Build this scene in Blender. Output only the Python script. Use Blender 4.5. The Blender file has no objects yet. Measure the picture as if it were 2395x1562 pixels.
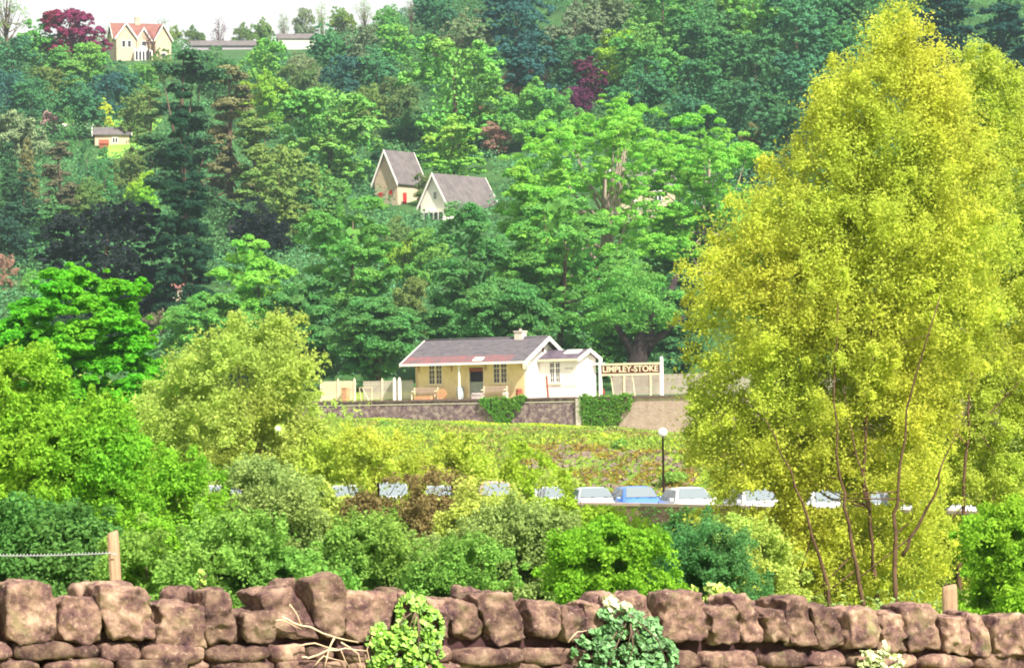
HAZE = 0.00013
import bpy, bmesh, math, random
import numpy as np
from mathutils import Vector, Matrix, noise

SC = bpy.context.scene
COL = SC.collection
rng = np.random.default_rng(7)
random.seed(7)

# ------------------------------------------------------------------ camera
F = 6653.0                      # focal length in photo pixels (photo 2395 x 1562)
CX, HY = 1197.5, 960.0          # principal column, horizon row
ROLL = math.radians(0.9)
CR, SR = math.cos(ROLL), math.sin(ROLL)

def P(px, py, Y):
    """world point at distance Y that the photo shows at pixel (px,py)"""
    dx, dy = px - CX, HY - py
    return Vector(((dx * CR + dy * SR) * Y / F, Y, (-dx * SR + dy * CR) * Y / F))

def proj(x, y, z):
    a, b = x * F / y, z * F / y
    return CX + a * CR - b * SR, HY - (a * SR + b * CR)

cam = bpy.data.cameras.new("camera")
cam.sensor_width = 36.0
cam.lens = 36.0 * F / 2395.0
cam.shift_y = (HY - 781.0) / 2395.0
cam.clip_start, cam.clip_end = 0.5, 5000
co = bpy.data.objects.new("camera", cam)
COL.objects.link(co)
co.matrix_world = Matrix.Rotation(math.pi / 2, 4, 'X') @ Matrix.Rotation(-ROLL, 4, 'Z')
SC.camera = co

# ------------------------------------------------------------------ light
SUN = Vector((0.40, -0.58, 0.71)).normalized()
elev = math.asin(SUN.z)
az = math.atan2(SUN.x, SUN.y)          # clockwise from +Y
w = bpy.data.worlds.new("World")
SC.world = w
w.use_nodes = True
nt = w.node_tree
nt.nodes.clear()
out = nt.nodes.new("ShaderNodeOutputWorld")
bg = nt.nodes.new("ShaderNodeBackground")
sky = nt.nodes.new("ShaderNodeTexSky")
sky.sky_type = 'NISHITA'
sky.sun_disc = False
sky.sun_elevation = elev
sky.sun_rotation = az
sky.dust_density = 4.0
sky.air_density = 1.0
bg.inputs[1].default_value = 0.10
# thin bright cloud veil mixed over the blue
tc = nt.nodes.new("ShaderNodeTexCoord")
nz = nt.nodes.new("ShaderNodeTexNoise")
nz.inputs['Scale'].default_value = 2.5
nz.inputs['Detail'].default_value = 5
rp = nt.nodes.new("ShaderNodeMapRange")
rp.inputs['From Min'].default_value = 0.3
rp.inputs['From Max'].default_value = 0.6
rp.inputs['To Min'].default_value = 0.70
rp.inputs['To Max'].default_value = 0.92
mx = nt.nodes.new("ShaderNodeMix")
mx.data_type = 'RGBA'
mx.inputs[7].default_value = (5.7, 5.6, 5.1, 1)
nt.links.new(tc.outputs['Generated'], nz.inputs['Vector'])
nt.links.new(nz.outputs[0], rp.inputs['Value'])
nt.links.new(rp.outputs[0], mx.inputs[0])
nt.links.new(sky.outputs[0], mx.inputs[6])
nt.links.new(mx.outputs[2], bg.inputs[0])
nt.links.new(bg.outputs[0], out.inputs[0])
sl = bpy.data.lights.new("sun", 'SUN')
sl.energy = 5.0
sl.angle = math.radians(1.5)
sl.color = (1.0, 0.95, 0.84)
so = bpy.data.objects.new("sun", sl)
COL.objects.link(so)
so.rotation_euler = SUN.to_track_quat('Z', 'Y').to_euler()

SC.view_settings.view_transform = 'Standard'
SC.view_settings.look = 'None'
SC.view_settings.exposure = 1.12
SC.view_settings.gamma = 1.0
SC.cycles.max_bounces = 5
SC.cycles.diffuse_bounces = 3
SC.cycles.transmission_bounces = 4
SC.cycles.transparent_max_bounces = 6
SC.cycles.volume_bounces = 1
SC.cycles.filter_width = 1.9
SC.cycles.use_adaptive_sampling = True
SC.cycles.adaptive_threshold = 0.02

# ------------------------------------------------------------------ materials
def mat(name, color, rough=0.9, noise_scale=None, c2=None, c3=None, bump=0.0, bscale=None, metal=0.0, spec=0.2, coord='Object', detail=6, stretch=None):
    m = bpy.data.materials.new(name)
    m.use_nodes = True
    n = m.node_tree
    b = n.nodes["Principled BSDF"]
    b.inputs['Roughness'].default_value = rough
    b.inputs['Metallic'].default_value = metal
    b.inputs['Specular IOR Level'].default_value = spec
    b.inputs['Base Color'].default_value = (*color, 1)
    t = n.nodes.new("ShaderNodeTexCoord")
    src = t.outputs[coord]
    if stretch:
        mp = n.nodes.new("ShaderNodeMapping")
        mp.inputs['Scale'].default_value = stretch
        n.links.new(src, mp.inputs[0]); src = mp.outputs[0]
    if noise_scale:
        q = n.nodes.new("ShaderNodeTexNoise")
        q.inputs['Scale'].default_value = noise_scale
        q.inputs['Detail'].default_value = detail
        q.inputs['Roughness'].default_value = 0.65
        n.links.new(src, q.inputs['Vector'])
        r = n.nodes.new("ShaderNodeValToRGB")
        e = r.color_ramp.elements
        e[0].position, e[1].position = 0.36, 0.64
        e[0].color, e[1].color = (*color, 1), (*c2, 1)
        if c3:
            e2 = e.new(0.5); e2.color = (*c3, 1)
        n.links.new(q.outputs[0], r.inputs[0])
        n.links.new(r.outputs[0], b.inputs['Base Color'])
    if bump:
        q2 = n.nodes.new("ShaderNodeTexNoise")
        q2.inputs['Scale'].default_value = bscale or 20
        q2.inputs['Detail'].default_value = 8
        n.links.new(src, q2.inputs['Vector'])
        bp = n.nodes.new("ShaderNodeBump")
        bp.inputs['Strength'].default_value = bump
        bp.inputs['Distance'].default_value = 0.05
        n.links.new(q2.outputs[0], bp.inputs['Height'])
        n.links.new(bp.outputs[0], b.inputs['Normal'])
    return m

def leaf_mat(name, trans=0.35, hue_noise=0.5, nscale=0.35):
    m = bpy.data.materials.new(name)
    m.use_nodes = True
    n = m.node_tree
    n.nodes.clear()
    o = n.nodes.new("ShaderNodeOutputMaterial")
    oi = n.nodes.new("ShaderNodeObjectInfo")
    at = n.nodes.new("ShaderNodeAttribute"); at.attribute_name = "leafvar"
    geo = n.nodes.new("ShaderNodeNewGeometry")
    nn = n.nodes.new("ShaderNodeTexNoise")
    nn.inputs['Scale'].default_value = nscale; nn.inputs['Detail'].default_value = 3
    n.links.new(geo.outputs['Position'], nn.inputs['Vector'])
    # hue/value variation from leaf to leaf and branch to branch
    hs = n.nodes.new("ShaderNodeHueSaturation")
    mh = n.nodes.new("ShaderNodeMapRange")
    n.links.new(nn.outputs[0], mh.inputs['Value'])
    mh.inputs['From Min'].default_value = 0.3; mh.inputs['From Max'].default_value = 0.7
    mh.inputs['To Min'].default_value = 0.5 + 0.035 * hue_noise; mh.inputs['To Max'].default_value = 0.5 - 0.035 * hue_noise
    n.links.new(mh.outputs[0], hs.inputs['Hue'])
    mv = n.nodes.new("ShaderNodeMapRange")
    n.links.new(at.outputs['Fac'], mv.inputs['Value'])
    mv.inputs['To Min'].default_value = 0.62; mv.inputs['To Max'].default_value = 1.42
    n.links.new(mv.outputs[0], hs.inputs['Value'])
    n.links.new(oi.outputs['Color'], hs.inputs['Color'])
    d = n.nodes.new("ShaderNodeBsdfDiffuse")
    t = n.nodes.new("ShaderNodeBsdfTranslucent")
    mi = n.nodes.new("ShaderNodeMixShader"); mi.inputs[0].default_value = trans
    n.links.new(hs.outputs[0], d.inputs[0]); n.links.new(hs.outputs[0], t.inputs[0])
    n.links.new(d.outputs[0], mi.inputs[1]); n.links.new(t.outputs[0], mi.inputs[2])
    n.links.new(mi.outputs[0], o.inputs[0])
    return m

M = {}
M['leaf'] = leaf_mat("foliage", 0.48)
def gloss_leaf(name):
    m = bpy.data.materials.new(name); m.use_nodes = True
    n = m.node_tree; b = n.nodes["Principled BSDF"]; oi = n.nodes.new("ShaderNodeObjectInfo"); at = n.nodes.new("ShaderNodeAttribute"); at.attribute_name = "leafvar"
    hs = n.nodes.new("ShaderNodeHueSaturation"); mv = n.nodes.new("ShaderNodeMapRange"); mv.inputs['To Min'].default_value = .35; mv.inputs['To Max'].default_value = 1.6
    n.links.new(at.outputs['Fac'], mv.inputs['Value']); n.links.new(mv.outputs[0], hs.inputs['Value']); n.links.new(oi.outputs['Color'], hs.inputs['Color']); n.links.new(hs.outputs[0], b.inputs['Base Color'])
    b.inputs['Roughness'].default_value = .5; b.inputs['Specular IOR Level'].default_value = .4
    return m
M['leaf_willow'] = leaf_mat('willow_foliage', 0.58)
M['ivyleaf'] = gloss_leaf("ivy_leaf")
M['leaf_far'] = leaf_mat("foliage_far", 0.2, 0.8, 0.12)
M['bark'] = mat("bark", (0.07, 0.045, 0.03), 0.95, 3, (0.16, 0.11, 0.08), bump=0.6, bscale=8, stretch=(1, 1, 0.25))
M['bark_pale'] = mat("bark_pale", (0.20, 0.15, 0.12), 0.95, 2, (0.34, 0.27, 0.22), bump=0.5, bscale=6, stretch=(1, 1, 0.2))
M['bark_dark'] = mat("bark_dark", (0.02, 0.014, 0.018), 0.95, 3, (0.05, 0.035, 0.035), bump=0.5, bscale=8)
M['bark_red'] = mat("bark_red", (0.06, 0.032, 0.02), 0.95, 3, (0.13, 0.075, 0.045), bump=0.5, bscale=8)
M['ground'] = mat("meadow", (0.10, 0.18, 0.025), 1, 0.30, (0.24, 0.30, 0.045), (0.17, 0.24, 0.035), bump=0.8, bscale=3)
M['floor'] = mat("woodland_floor", (0.025, 0.07, 0.02), 1, 0.2, (0.05, 0.12, 0.03))
M['lawn'] = mat("lawn", (0.16, 0.34, 0.04), 1, 0.2, (0.24, 0.42, 0.06))
M['tarmac'] = mat("tarmac", (0.10, 0.095, 0.10), 0.95, 4, (0.15, 0.14, 0.14), bump=0.2, bscale=40)
M['ballast'] = mat("platform_top", (0.28, 0.24, 0.22), 0.95, 5, (0.36, 0.31, 0.28))

# ------------------------------------------------------------------ scene helpers
def tag(o, label=None, cat=None, group=None, kind=None):
    if label: o["label"] = label
    if cat: o["category"] = cat
    if group: o["group"] = group
    if kind: o["kind"] = kind
    return o

def empty(name, loc, rz=0.0, label=None, cat=None, group=None):
    o = bpy.data.objects.new(name, None)
    o.empty_display_size = 0.3
    COL.objects.link(o)
    o.location = loc
    o.rotation_euler = (0, 0, rz)
    return tag(o, label, cat, group)

def link_mesh(name, me, parent=None, loc=(0, 0, 0)):
    o = bpy.data.objects.new(name, me)
    COL.objects.link(o)
    if parent: o.parent = parent
    o.location = loc
    return o

class MB:
    def __init__(self):
        self.v, self.f, self.m, self.s = [], [], [], []
    def add(self, vs, fs, mi=0, smooth=False):
        k = len(self.v)
        self.v += [tuple(p) for p in vs]
        for f in fs:
            self.f.append(tuple(i + k for i in f)); self.m.append(mi); self.s.append(smooth)
        return self
    def box(self, x0, x1, y0, y1, z0, z1, mi=0):
        vs = [(x0, y0, z0), (x1, y0, z0), (x1, y1, z0), (x0, y1, z0), (x0, y0, z1), (x1, y0, z1), (x1, y1, z1), (x0, y1, z1)]
        return self.add(vs, [(0, 3, 2, 1), (4, 5, 6, 7), (0, 1, 5, 4), (1, 2, 6, 5), (2, 3, 7, 6), (3, 0, 4, 7)], mi)
    def beam(self, a, b, wdt, hgt, mi=0):
        """a box along a->b, wdt across (horizontal), hgt vertical-ish"""
        a, b = Vector(a), Vector(b)
        d = (b - a).normalized()
        up = Vector((0, 0, 1)) if abs(d.z) < 0.95 else Vector((0, 1, 0))
        s = d.cross(up).normalized(); u = s.cross(d).normalized()
        vs = []
        for p in (a, b):
            for i, j in ((-1, -1), (1, -1), (1, 1), (-1, 1)):
                vs.append(p + s * (i * wdt / 2) + u * (j * hgt / 2))
        return self.add(vs, [(0, 1, 2, 3), (7, 6, 5, 4), (0, 4, 5, 1), (1, 5, 6, 2), (2, 6, 7, 3), (3, 7, 4, 0)], mi)
    def tube(self, pts, rad, n=8, mi=0, smooth=True, cap=True):
        pts = [Vector(p) for p in pts]
        if not hasattr(rad, '__len__'): rad = [rad] * len(pts)
        vs, fs = [], []
        ref = Vector((0.3, 0.9, 0.2)).normalized()
        for i, p in enumerate(pts):
            d = (pts[min(i + 1, len(pts) - 1)] - pts[max(i - 1, 0)]).normalized()
            s = d.cross(ref)
            if s.length < 1e-3: s = d.cross(Vector((1, 0, 0)))
            s.normalize(); u = s.cross(d)
            for k in range(n):
                a = 2 * math.pi * k / n
                vs.append(p + (s * math.cos(a) + u * math.sin(a)) * rad[i])
        for i in range(len(pts) - 1):
            for k in range(n):
                k2 = (k + 1) % n
                fs.append((i * n + k, i * n + k2, (i + 1) * n + k2, (i + 1) * n + k))
        if cap:
            fs.append(tuple(range(n - 1, -1, -1)))
            fs.append(tuple((len(pts) - 1) * n + k for k in range(n)))
        return self.add(vs, fs, mi, smooth)
    def lathe(self, prof, c=(0, 0, 0), n=16, mi=0, smooth=True):
        vs, fs = [], []
        for r, z in prof:
            for k in range(n):
                a = 2 * math.pi * k / n
                vs.append((c[0] + r * math.cos(a), c[1] + r * math.sin(a), c[2] + z))
        for i in range(len(prof) - 1):
            for k in range(n):
                k2 = (k + 1) % n
                fs.append((i * n + k, i * n + k2, (i + 1) * n + k2, (i + 1) * n + k))
        return self.add(vs, fs, mi, smooth)
    def prism(self, poly, axis, d0, d1, mi=0):
        """poly of 2-D points extruded; axis 'x': poly=(y,z); 'y': poly=(x,z)"""
        n = len(poly)
        def q(p, d): return (d, p[0], p[1]) if axis == 'x' else (p[0], d, p[1])
        vs = [q(p, d0) for p in poly] + [q(p, d1) for p in poly]
        fs = [tuple(range(n)), tuple(range(2 * n - 1, n - 1, -1))] + [(i, i + n, (i + 1) % n + n, (i + 1) % n) for i in range(n)]
        return self.add(vs, fs, mi)
    def build(self, name, mats, parent=None, loc=(0, 0, 0), bevel=0.0):
        me = bpy.data.meshes.new(name)
        me.from_pydata(self.v, [], self.f)
        if not isinstance(mats, (list, tuple)): mats = [mats]
        for m in mats: me.materials.append(m)
        me.polygons.foreach_set('material_index', self.m)
        me.polygons.foreach_set('use_smooth', self.s)
        bm = bmesh.new(); bm.from_mesh(me); bmesh.ops.recalc_face_normals(bm, faces=bm.faces); bm.to_mesh(me); bm.free()
        me.update()
        o = link_mesh(name, me, parent, loc)
        if bevel:
            bv = o.modifiers.new("bevel", 'BEVEL'); bv.width = bevel; bv.segments = 2; bv.limit_method = 'ANGLE'
        return o

# ------------------------------------------------------------------ terrain
def lerp_tab(tab, x):
    return float(np.interp(x, [t[0] for t in tab], [t[1] for t in tab]))
CARLINE = [(-60, 133), (-25, 131), (-12, 129), (5, 117), (12, 108), (16, 103), (25, 96), (60, 80)]
BASEZ = [(-60, -0.5), (-25, -0.6), (-10.6, -0.7), (6.8, -1.55), (12, -2.0), (20, -2.5), (40, -3), (80, -3)]
HILL = [(236, 0.9), (262, 2.5), (300, 9), (350, 18), (400, 28), (450, 40), (500, 53), (560, 69), (640, 82), (720, 85), (1300, 87)]
ST_A = math.radians(32)
ST_O = P(1232, 930, 230)
PLAT_Z = ST_O.z
def st_local(x, y):
    dx, dy = x - ST_O.x, y - ST_O.y
    return dx * math.cos(ST_A) - dy * math.sin(ST_A), dx * math.sin(ST_A) + dy * math.cos(ST_A)
def plat_y(lx):          # front face of platform in station-local y: bends to run square to the view far away
    return -3.0
def terr(x, y):
    if y < 14: return -1.75
    if y < 30: front = np.interp(y, [14, 22, 30], [-1.9, -2.6, -3.7])
    else: front = np.interp(y, [30, 45, 90], [-3.7, -4.8, -5.3])
    s = y - lerp_tab(CARLINE, x)
    bz = lerp_tab(BASEZ, x)
    if s < -5.2: z = min(front, -5.6) if y > 60 else front
    elif s < -4.4: z = -5.4
    elif s < 7.5: z = -4.65
    elif s < 19: z = -4.65 + (bz - 0.0 + 4.65) * (lambda t: t * t * (3 - 2 * t))((s - 7.5) / 11.5)
    else: z = bz
    if s > 7.5 and x < -10.5 and y < 222:
        t = min(1, (-10.5 - x) / 3.0)
        z = z * (1 - t) + (-4.65) * t
    lx, ly = st_local(x, y)
    # platform / railway formation and hill beyond
    if ly > -1.0:
        hz = lerp_tab(HILL, y + 0.0)
        sx_ = min(1, max(0, (x + 48) / 95.0)); sx_ = sx_ * sx_ * (3 - 2 * sx_)
        side = 1 + 0.45 * sx_ * min(1, max(0, (y - 260) / 200.0))
        hz = 0.9 + (hz - 0.9) * side
        t = 1.0
        z = max(hz, PLAT_Z - 0.12) if ly < 9 else hz
        if y > 262: z += 1.2 * noise.noise(Vector((x * 0.02, y * 0.02, 0)))
    else:
        if s > 8: z += 0.25 * noise.noise(Vector((x * 0.25, y * 0.12, 0)))
    return z

xs = np.unique(np.concatenate([np.arange(-330, -60, 12.0), np.arange(-60, 60, 1.0), np.arange(60, 331, 12.0)]))
ys = np.unique(np.concatenate([np.arange(-30, 14, 8.0), np.arange(14, 90, 2.0), np.arange(90, 270, 1.0), np.arange(270, 760, 5.0), np.arange(760, 901, 20.0)]))
tv = [(float(x), float(y), float(terr(x, y))) for y in ys for x in xs]
nx = len(xs)
tf = [(j * nx + i, j * nx + i + 1, (j + 1) * nx + i + 1, (j + 1) * nx + i) for j in range(len(ys) - 1) for i in range(nx - 1)]
g = MB(); g.add(tv, tf, 0, True)
def gmat(x, y):
    lx, ly = st_local(x, y)
    if ly > 12:
        px, py = proj(x, y, terr(x, y))
        if 120 < px < 330 and 285 < py < 375: return 3
        return 2
    if -4.3 < y - lerp_tab(CARLINE, x) < 7.0: return 1
    return 0
gm = [gmat(xs[f[0] % nx] + .5, ys[f[0] // nx] + .5) for f in tf]

g.m = gm
ground = g.build("ground", [M['ground'], M['tarmac'], M['floor'], M['lawn']])
tag(ground, kind="structure")

# ------------------------------------------------------------------ foliage generator
def leaf_arrays(pos, nrm, size, aspect=0.6, r=None):
    r = r or rng
    n = len(pos)
    rv = r.normal(size=(n, 3))
    t = np.cross(nrm, rv); t /= np.linalg.norm(t, axis=1)[:, None] + 1e-9
    b = np.cross(nrm, t)
    L = (size * r.uniform(0.7, 1.35, n) * 0.5)[:, None]
    W = L * aspect
    v = np.empty((n, 4, 3))
    v[:, 0] = pos - t * L; v[:, 1] = pos + b * W + nrm * W * 0.15; v[:, 2] = pos + t * L; v[:, 3] = pos - b * W + nrm * W * 0.15
    return v.reshape(-1, 3)

def leaf_mesh(name, v, mats, var=None, extra=None):
    """v: (4n,3) quads; extra: an MB whose faces use material 1"""
    n = len(v) // 4
    me = bpy.data.meshes.new(name)
    ev = np.array(extra.v).reshape(-1, 3) if extra and extra.v else np.zeros((0, 3))
    allv = np.vstack([v, ev])
    me.vertices.add(len(allv)); me.vertices.foreach_set('co', allv.astype(np.float32).ravel())
    ef = extra.f if extra else []
    loops = list(range(4 * n)) if not ef else None
    li = np.arange(4 * n, dtype=np.int32)
    starts = np.arange(0, 4 * n, 4, dtype=np.int32)
    if ef:
        el = np.array([i + 4 * n for f in ef for i in f], dtype=np.int32)
        sz = np.array([len(f) for f in ef]); es = 4 * n + np.concatenate([[0], np.cumsum(sz)[:-1]])
        li = np.concatenate([li, el]); starts = np.concatenate([starts, es.astype(np.int32)])
    me.loops.add(len(li)); me.loops.foreach_set('vertex_index', li)
    me.polygons.add(len(starts)); me.polygons.foreach_set('loop_start', starts)
    mi = np.zeros(len(starts), dtype=np.int32); mi[n:] = 1
    for m in mats: me.materials.append(m)
    me.polygons.foreach_set('material_index', mi)
    me.update(calc_edges=True)
    a = me.attributes.new('leafvar', 'FLOAT', 'FACE')
    val = np.zeros(len(starts), dtype=np.float32)
    val[:n] = rng.uniform(0, 1, n) if var is None else var
    a.data.foreach_set('value', val)
    return me

def clump_leaves(c, cr, nl, size, up=0.35, squash=0.7, rnd=0.55, r=None, aspect=0.6, low=-0.35, fuzz=0.0):
    """c: (k,3) clump centres, cr: (k,) radii. Leaves on the shells of the clumps, favouring their tops"""
    r = r or rng
    k = len(c)
    idx = np.repeat(np.arange(k), nl)
    n = len(idx)
    d = r.normal(size=(n, 3)); d /= np.linalg.norm(d, axis=1)[:, None]
    flip = d[:, 2] < low
    d[flip, 2] *= -1
    rad = cr[idx] * r.uniform(0.55 - .4 * fuzz, 1.12 + .45 * fuzz, n) ** 0.7
    pos = c[idx] + d * rad[:, None] * np.array([1, 1, squash])
    nr = d * 0.8 + np.array([0, 0, up]) + r.normal(size=(n, 3)) * rnd
    nr /= np.linalg.norm(nr, axis=1)[:, None]
    cv = r.uniform(0, 1, k)[idx]
    var = np.clip(0.5 * cv + 0.5 * r.uniform(0, 1, n), 0, 1)
    return leaf_arrays(pos, nr, size, aspect, r), var.astype(np.float32)

def lobe_clumps(prof, nlobe, lr, nsub, sr, shell, r, jit=.1, depth=1.0, squash=.8):
    """big billows on the crown, each carrying small clumps on its upper shell"""
    c, _ = profile_clumps(prof, nlobe, shell, r, jit, depth)
    L = r.uniform(lr[0], lr[1], nlobe)
    idx = np.repeat(np.arange(nlobe), nsub)
    d = r.normal(size=(len(idx), 3)); d /= np.linalg.norm(d, axis=1)[:, None]
    f = d[:, 2] < -.15; d[f, 2] *= -1
    out = c[idx] + d * (L[idx] * r.uniform(.75, 1.08, len(idx)))[:, None] * np.array([1, 1, squash])
    return out, r.uniform(sr[0], sr[1], len(out))

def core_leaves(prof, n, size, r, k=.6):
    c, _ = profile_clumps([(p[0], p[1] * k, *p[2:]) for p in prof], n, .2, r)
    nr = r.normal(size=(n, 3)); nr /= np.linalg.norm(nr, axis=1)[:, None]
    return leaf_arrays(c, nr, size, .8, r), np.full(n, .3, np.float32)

def profile_clumps(prof, k, shell=0.6, r=None, jit=0.0, depth=1.0):
    """prof: [(z, radius, ox, oy)] in metres; returns k centres inside the solid of revolution"""
    r = r or rng
    z = np.array([p[0] for p in prof]); rad = np.array([p[1] for p in prof])
    ox = np.array([p[2] if len(p) > 2 else 0 for p in prof]); oy = np.array([p[3] if len(p) > 3 else 0 for p in prof])
    zz = np.linspace(z[0], z[-1], 200)
    rr = np.interp(zz, z, rad)
    cdf = np.cumsum(rr ** 1.35 + 1e-4); cdf /= cdf[-1]
    zt = np.interp(r.uniform(0, 1, k), cdf, zz)
    R = np.interp(zt, z, rad); X = np.interp(zt, z, ox); Yo = np.interp(zt, z, oy)
    th = r.uniform(0, 2 * np.pi, k)
    q = shell + (1 - shell) * r.uniform(0, 1, k) ** 0.6
    inner = r.uniform(0, 1, k) < 0.15
    q[inner] *= r.uniform(0.3, 0.9, inner.sum())
    lob = 1 + jit * np.sin(th * 3 + zt * 1.3) + jit * 0.7 * np.sin(th * 5 - zt * 2.1)
    return np.stack([X + R * q * lob * np.cos(th), Yo + depth * R * q * lob * np.sin(th), zt], 1), R

def limbs(mb, base, top, targets, r0, n=7, mi=0, bend=0.3, rr=None):
    rr = rr or random
    base, top = Vector(base), Vector(top)
    pts = [base.lerp(top, t) + Vector((rr.uniform(-1, 1), rr.uniform(-1, 1), 0)) * r0 * 0.8 * (0 < t < 1) for t in (0, .25, .5, .75, 1)]
    mb.tube(pts, [r0 * 1.25, r0, r0 * .8, r0 * .55, r0 * .2], n, mi)
    for tg in targets:
        tg = Vector(tg)
        t0 = rr.uniform(0.22, 0.7)
        s = base.lerp(top, t0)
        mid = s.lerp(tg, 0.5) + Vector((0, 0, -(tg - s).length * bend * 0.3))
        ra = r0 * (1 - t0 * .6) * .55
        mb.tube([s, s.lerp(mid, .6), mid, tg], [ra, ra * .8, ra * .6, ra * .15], max(5, n - 2), mi)
    return mb
# ------------------------------------------------------------------ tree prototypes for the hillside (real metres; base at z=0)
# kind: (crown radius, height)
PD = {'round': (6.5, 14.0), 'oval': (4.8, 15.0), 'tiered': (5.0, 15.0), 'spire': (2.6, 16.0), 'pine': (5.0, 19.0), 'airy': (5.5, 12.0), 'bare': (3.2, 12.0), 'column': (1.6, 8.0), 'dome': (4.0, 5.5)}
def proto_mesh(kind, seed):
    r = np.random.default_rng(seed); rr = random.Random(seed)
    R, H = PD[kind]
    ex = MB()
    if kind == 'round':
        prof = [(H * .08, R * .5), (H * .25, R * .9), (H * .5, R), (H * .7, R * .96), (H * .83, R * .78), (H * .91, R * .5), (H * .95, R * .2)]
        prof = [(a_, b_ * .76) for a_, b_ in prof]; c, cr = lobe_clumps(prof, 34, (1.3, 2.4), 13, (.3, .6), .82, r, .08)
        v, va = clump_leaves(c, cr, 88, .36, .5, .75, .4, r)
    elif kind == 'oval':
        prof = [(H * .06, R * .5), (H * .25, R * .95), (H * .5, R), (H * .72, R * .85), (H * .88, R * .52), (H * .96, R * .15)]
        prof = [(a_, b_ * .76) for a_, b_ in prof]; c, cr = lobe_clumps(prof, 34, (1.0, 1.8), 12, (.26, .5), .8, r, .08)
        v, va = clump_leaves(c, cr, 84, .33, .45, .8, .4, r)
    elif kind == 'tiered':
        prof = [(H * .08, R * .7), (H * .22, R), (H * .5, R * .72), (H * .8, R * .36), (H * .98, R * .05)]
        c, cr = lobe_clumps(prof, 44, (.9, 1.7), 9, (.3, .6), .6, r, .1, squash=.4)
        v, va = clump_leaves(c, cr, 74, .34, .6, .5, .4, r)
    elif kind == 'spire':
        prof = [(H * .04, R * .9), (H * .2, R), (H * .5, R * .7), (H * .8, R * .35), (H, R * .03)]
        c, _ = profile_clumps(prof, 330, .55, r, .1)
        cr = r.uniform(0.3, .7, len(c)); v, va = clump_leaves(c, cr, 95, .26, .3, .6, .5, r)
    elif kind == 'pine':
        ks = []; tg = []
        for i in range(30):
            z = H * rr.uniform(.16, .98); a = rr.uniform(0, 6.28); d = R * rr.uniform(.25, 1) * (1.15 - z / H * .6)
            p = (d * math.cos(a), d * math.sin(a), z); tg.append(p)
            for j in range(5): ks.append((p[0] * rr.uniform(.6, 1.1) + rr.uniform(-.8, .8), p[1] * rr.uniform(.6, 1.1) + rr.uniform(-.8, .8), z + rr.uniform(-.3, .5)))
        c = np.array(ks); cr = r.uniform(.6, 1.25, len(c)); v, va = clump_leaves(c, cr, 150, .36, .6, .4, .5, r)
        limbs(ex, (0, 0, -1), (0.3, 0.2, H * .95), tg[:14], .42, 6, 0, .2, rr)
    elif kind == 'airy':
        prof = [(H * .05, R * .6), (H * .3, R), (H * .65, R * .92), (H * .85, R * .6), (H * .96, R * .2)]
        prof = [(a_, b_ * .82) for a_, b_ in prof]; c, cr = lobe_clumps(prof, 34, (.9, 1.7), 10, (.35, .7), .65, r, .12, squash=1)
        v, va = clump_leaves(c, cr, 75, .30, .4, 1.0, .6, r)
    elif kind == 'bare':
        tg = []
        for i in range(26):
            a = rr.uniform(0, 6.28); z = H * rr.uniform(.45, 1.0); d = R * rr.uniform(.2, 1) * math.sin(math.pi * min(.95, z / H)) ** .4
            tg.append((d * math.cos(a), d * math.sin(a), z))
        limbs(ex, (0, 0, -1), (0.2, 0.2, H * .9), tg, .26, 5, 0, .15, rr)
        c = np.array(tg + [(p[0] * .8, p[1] * .8, p[2] * .93) for p in tg]); cr = r.uniform(.5, 1.1, len(c)); v, va = clump_leaves(c, cr, 22, .26, .2, 1, 1, r)
    elif kind == 'column':
        prof = [(0.2, R * .9), (H * .4, R), (H * .8, R * .6), (H, R * .1)]
        c, _ = profile_clumps(prof, 80, .6, r, .05)
        cr = r.uniform(0.25, .55, len(c)); v, va = clump_leaves(c, cr, 60, .24, .2, 1.2, .5, r)
    elif kind == 'dome':
        prof = [(0.0, R * .9), (H * .35, R), (H * .7, R * .75), (H * .97, R * .2)]
        c, cr = lobe_clumps(prof, 22, (.8, 1.5), 9, (.3, .55), .5, r, .16)
        v, va = clump_leaves(c, cr, 70, .30, .5, .8, .5, r)
    if kind in ('round', 'oval', 'tiered', 'airy', 'dome'):
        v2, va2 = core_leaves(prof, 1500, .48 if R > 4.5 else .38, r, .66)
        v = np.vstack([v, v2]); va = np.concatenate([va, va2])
    if not ex.v:
        ex.tube([(0, 0, -1.5), (.1, 0, H * .3), (0, .1, H * .75)], [R * .07, R * .05, R * .02], 6)
    return leaf_mesh(kind, v, [M['leaf_far'], M['bark']], va, ex)
PROTO = {}
def proto(kind, seed):
    k = (kind, seed % 3)
    if k not in PROTO: PROTO[k] = proto_mesh(kind, 100 + seed % 3 * 17 + len(kind))
    return PROTO[k]

HEIGHTS = {'round': 14, 'oval': 15, 'tiered': 16, 'spire': 17, 'pine': 21, 'airy': 12, 'bare': 12, 'column': 8, 'dome': 6}
# colours (albedo)
K = dict(
    blue=(0.055, 0.165, 0.135), teal=(0.085, 0.255, 0.105), green=(0.165, 0.400, 0.085), bright=(0.25, 0.52, 0.08),
    lime=(0.26, 0.46, 0.05), yellow=(0.50, 0.52, 0.06), olive=(0.16, 0.25, 0.07), grey=(0.19, 0.25, 0.14), dark=(0.042, 0.105, 0.052),
    black=(0.024, 0.034, 0.030), plum=(0.16, 0.04, 0.08), beech=(0.23, 0.03, 0.085), russet=(0.40, 0.24, 0.17), brown=(0.18, 0.18, 0.085),
    pink=(0.52, 0.33, 0.28), forest=(0.080, 0.215, 0.080))
K['midgreen'] = (0.12, 0.31, 0.09)
K['spruce'] = (0.040, 0.125, 0.062)
K['evergreen'] = (0.028, 0.100, 0.065)

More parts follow.
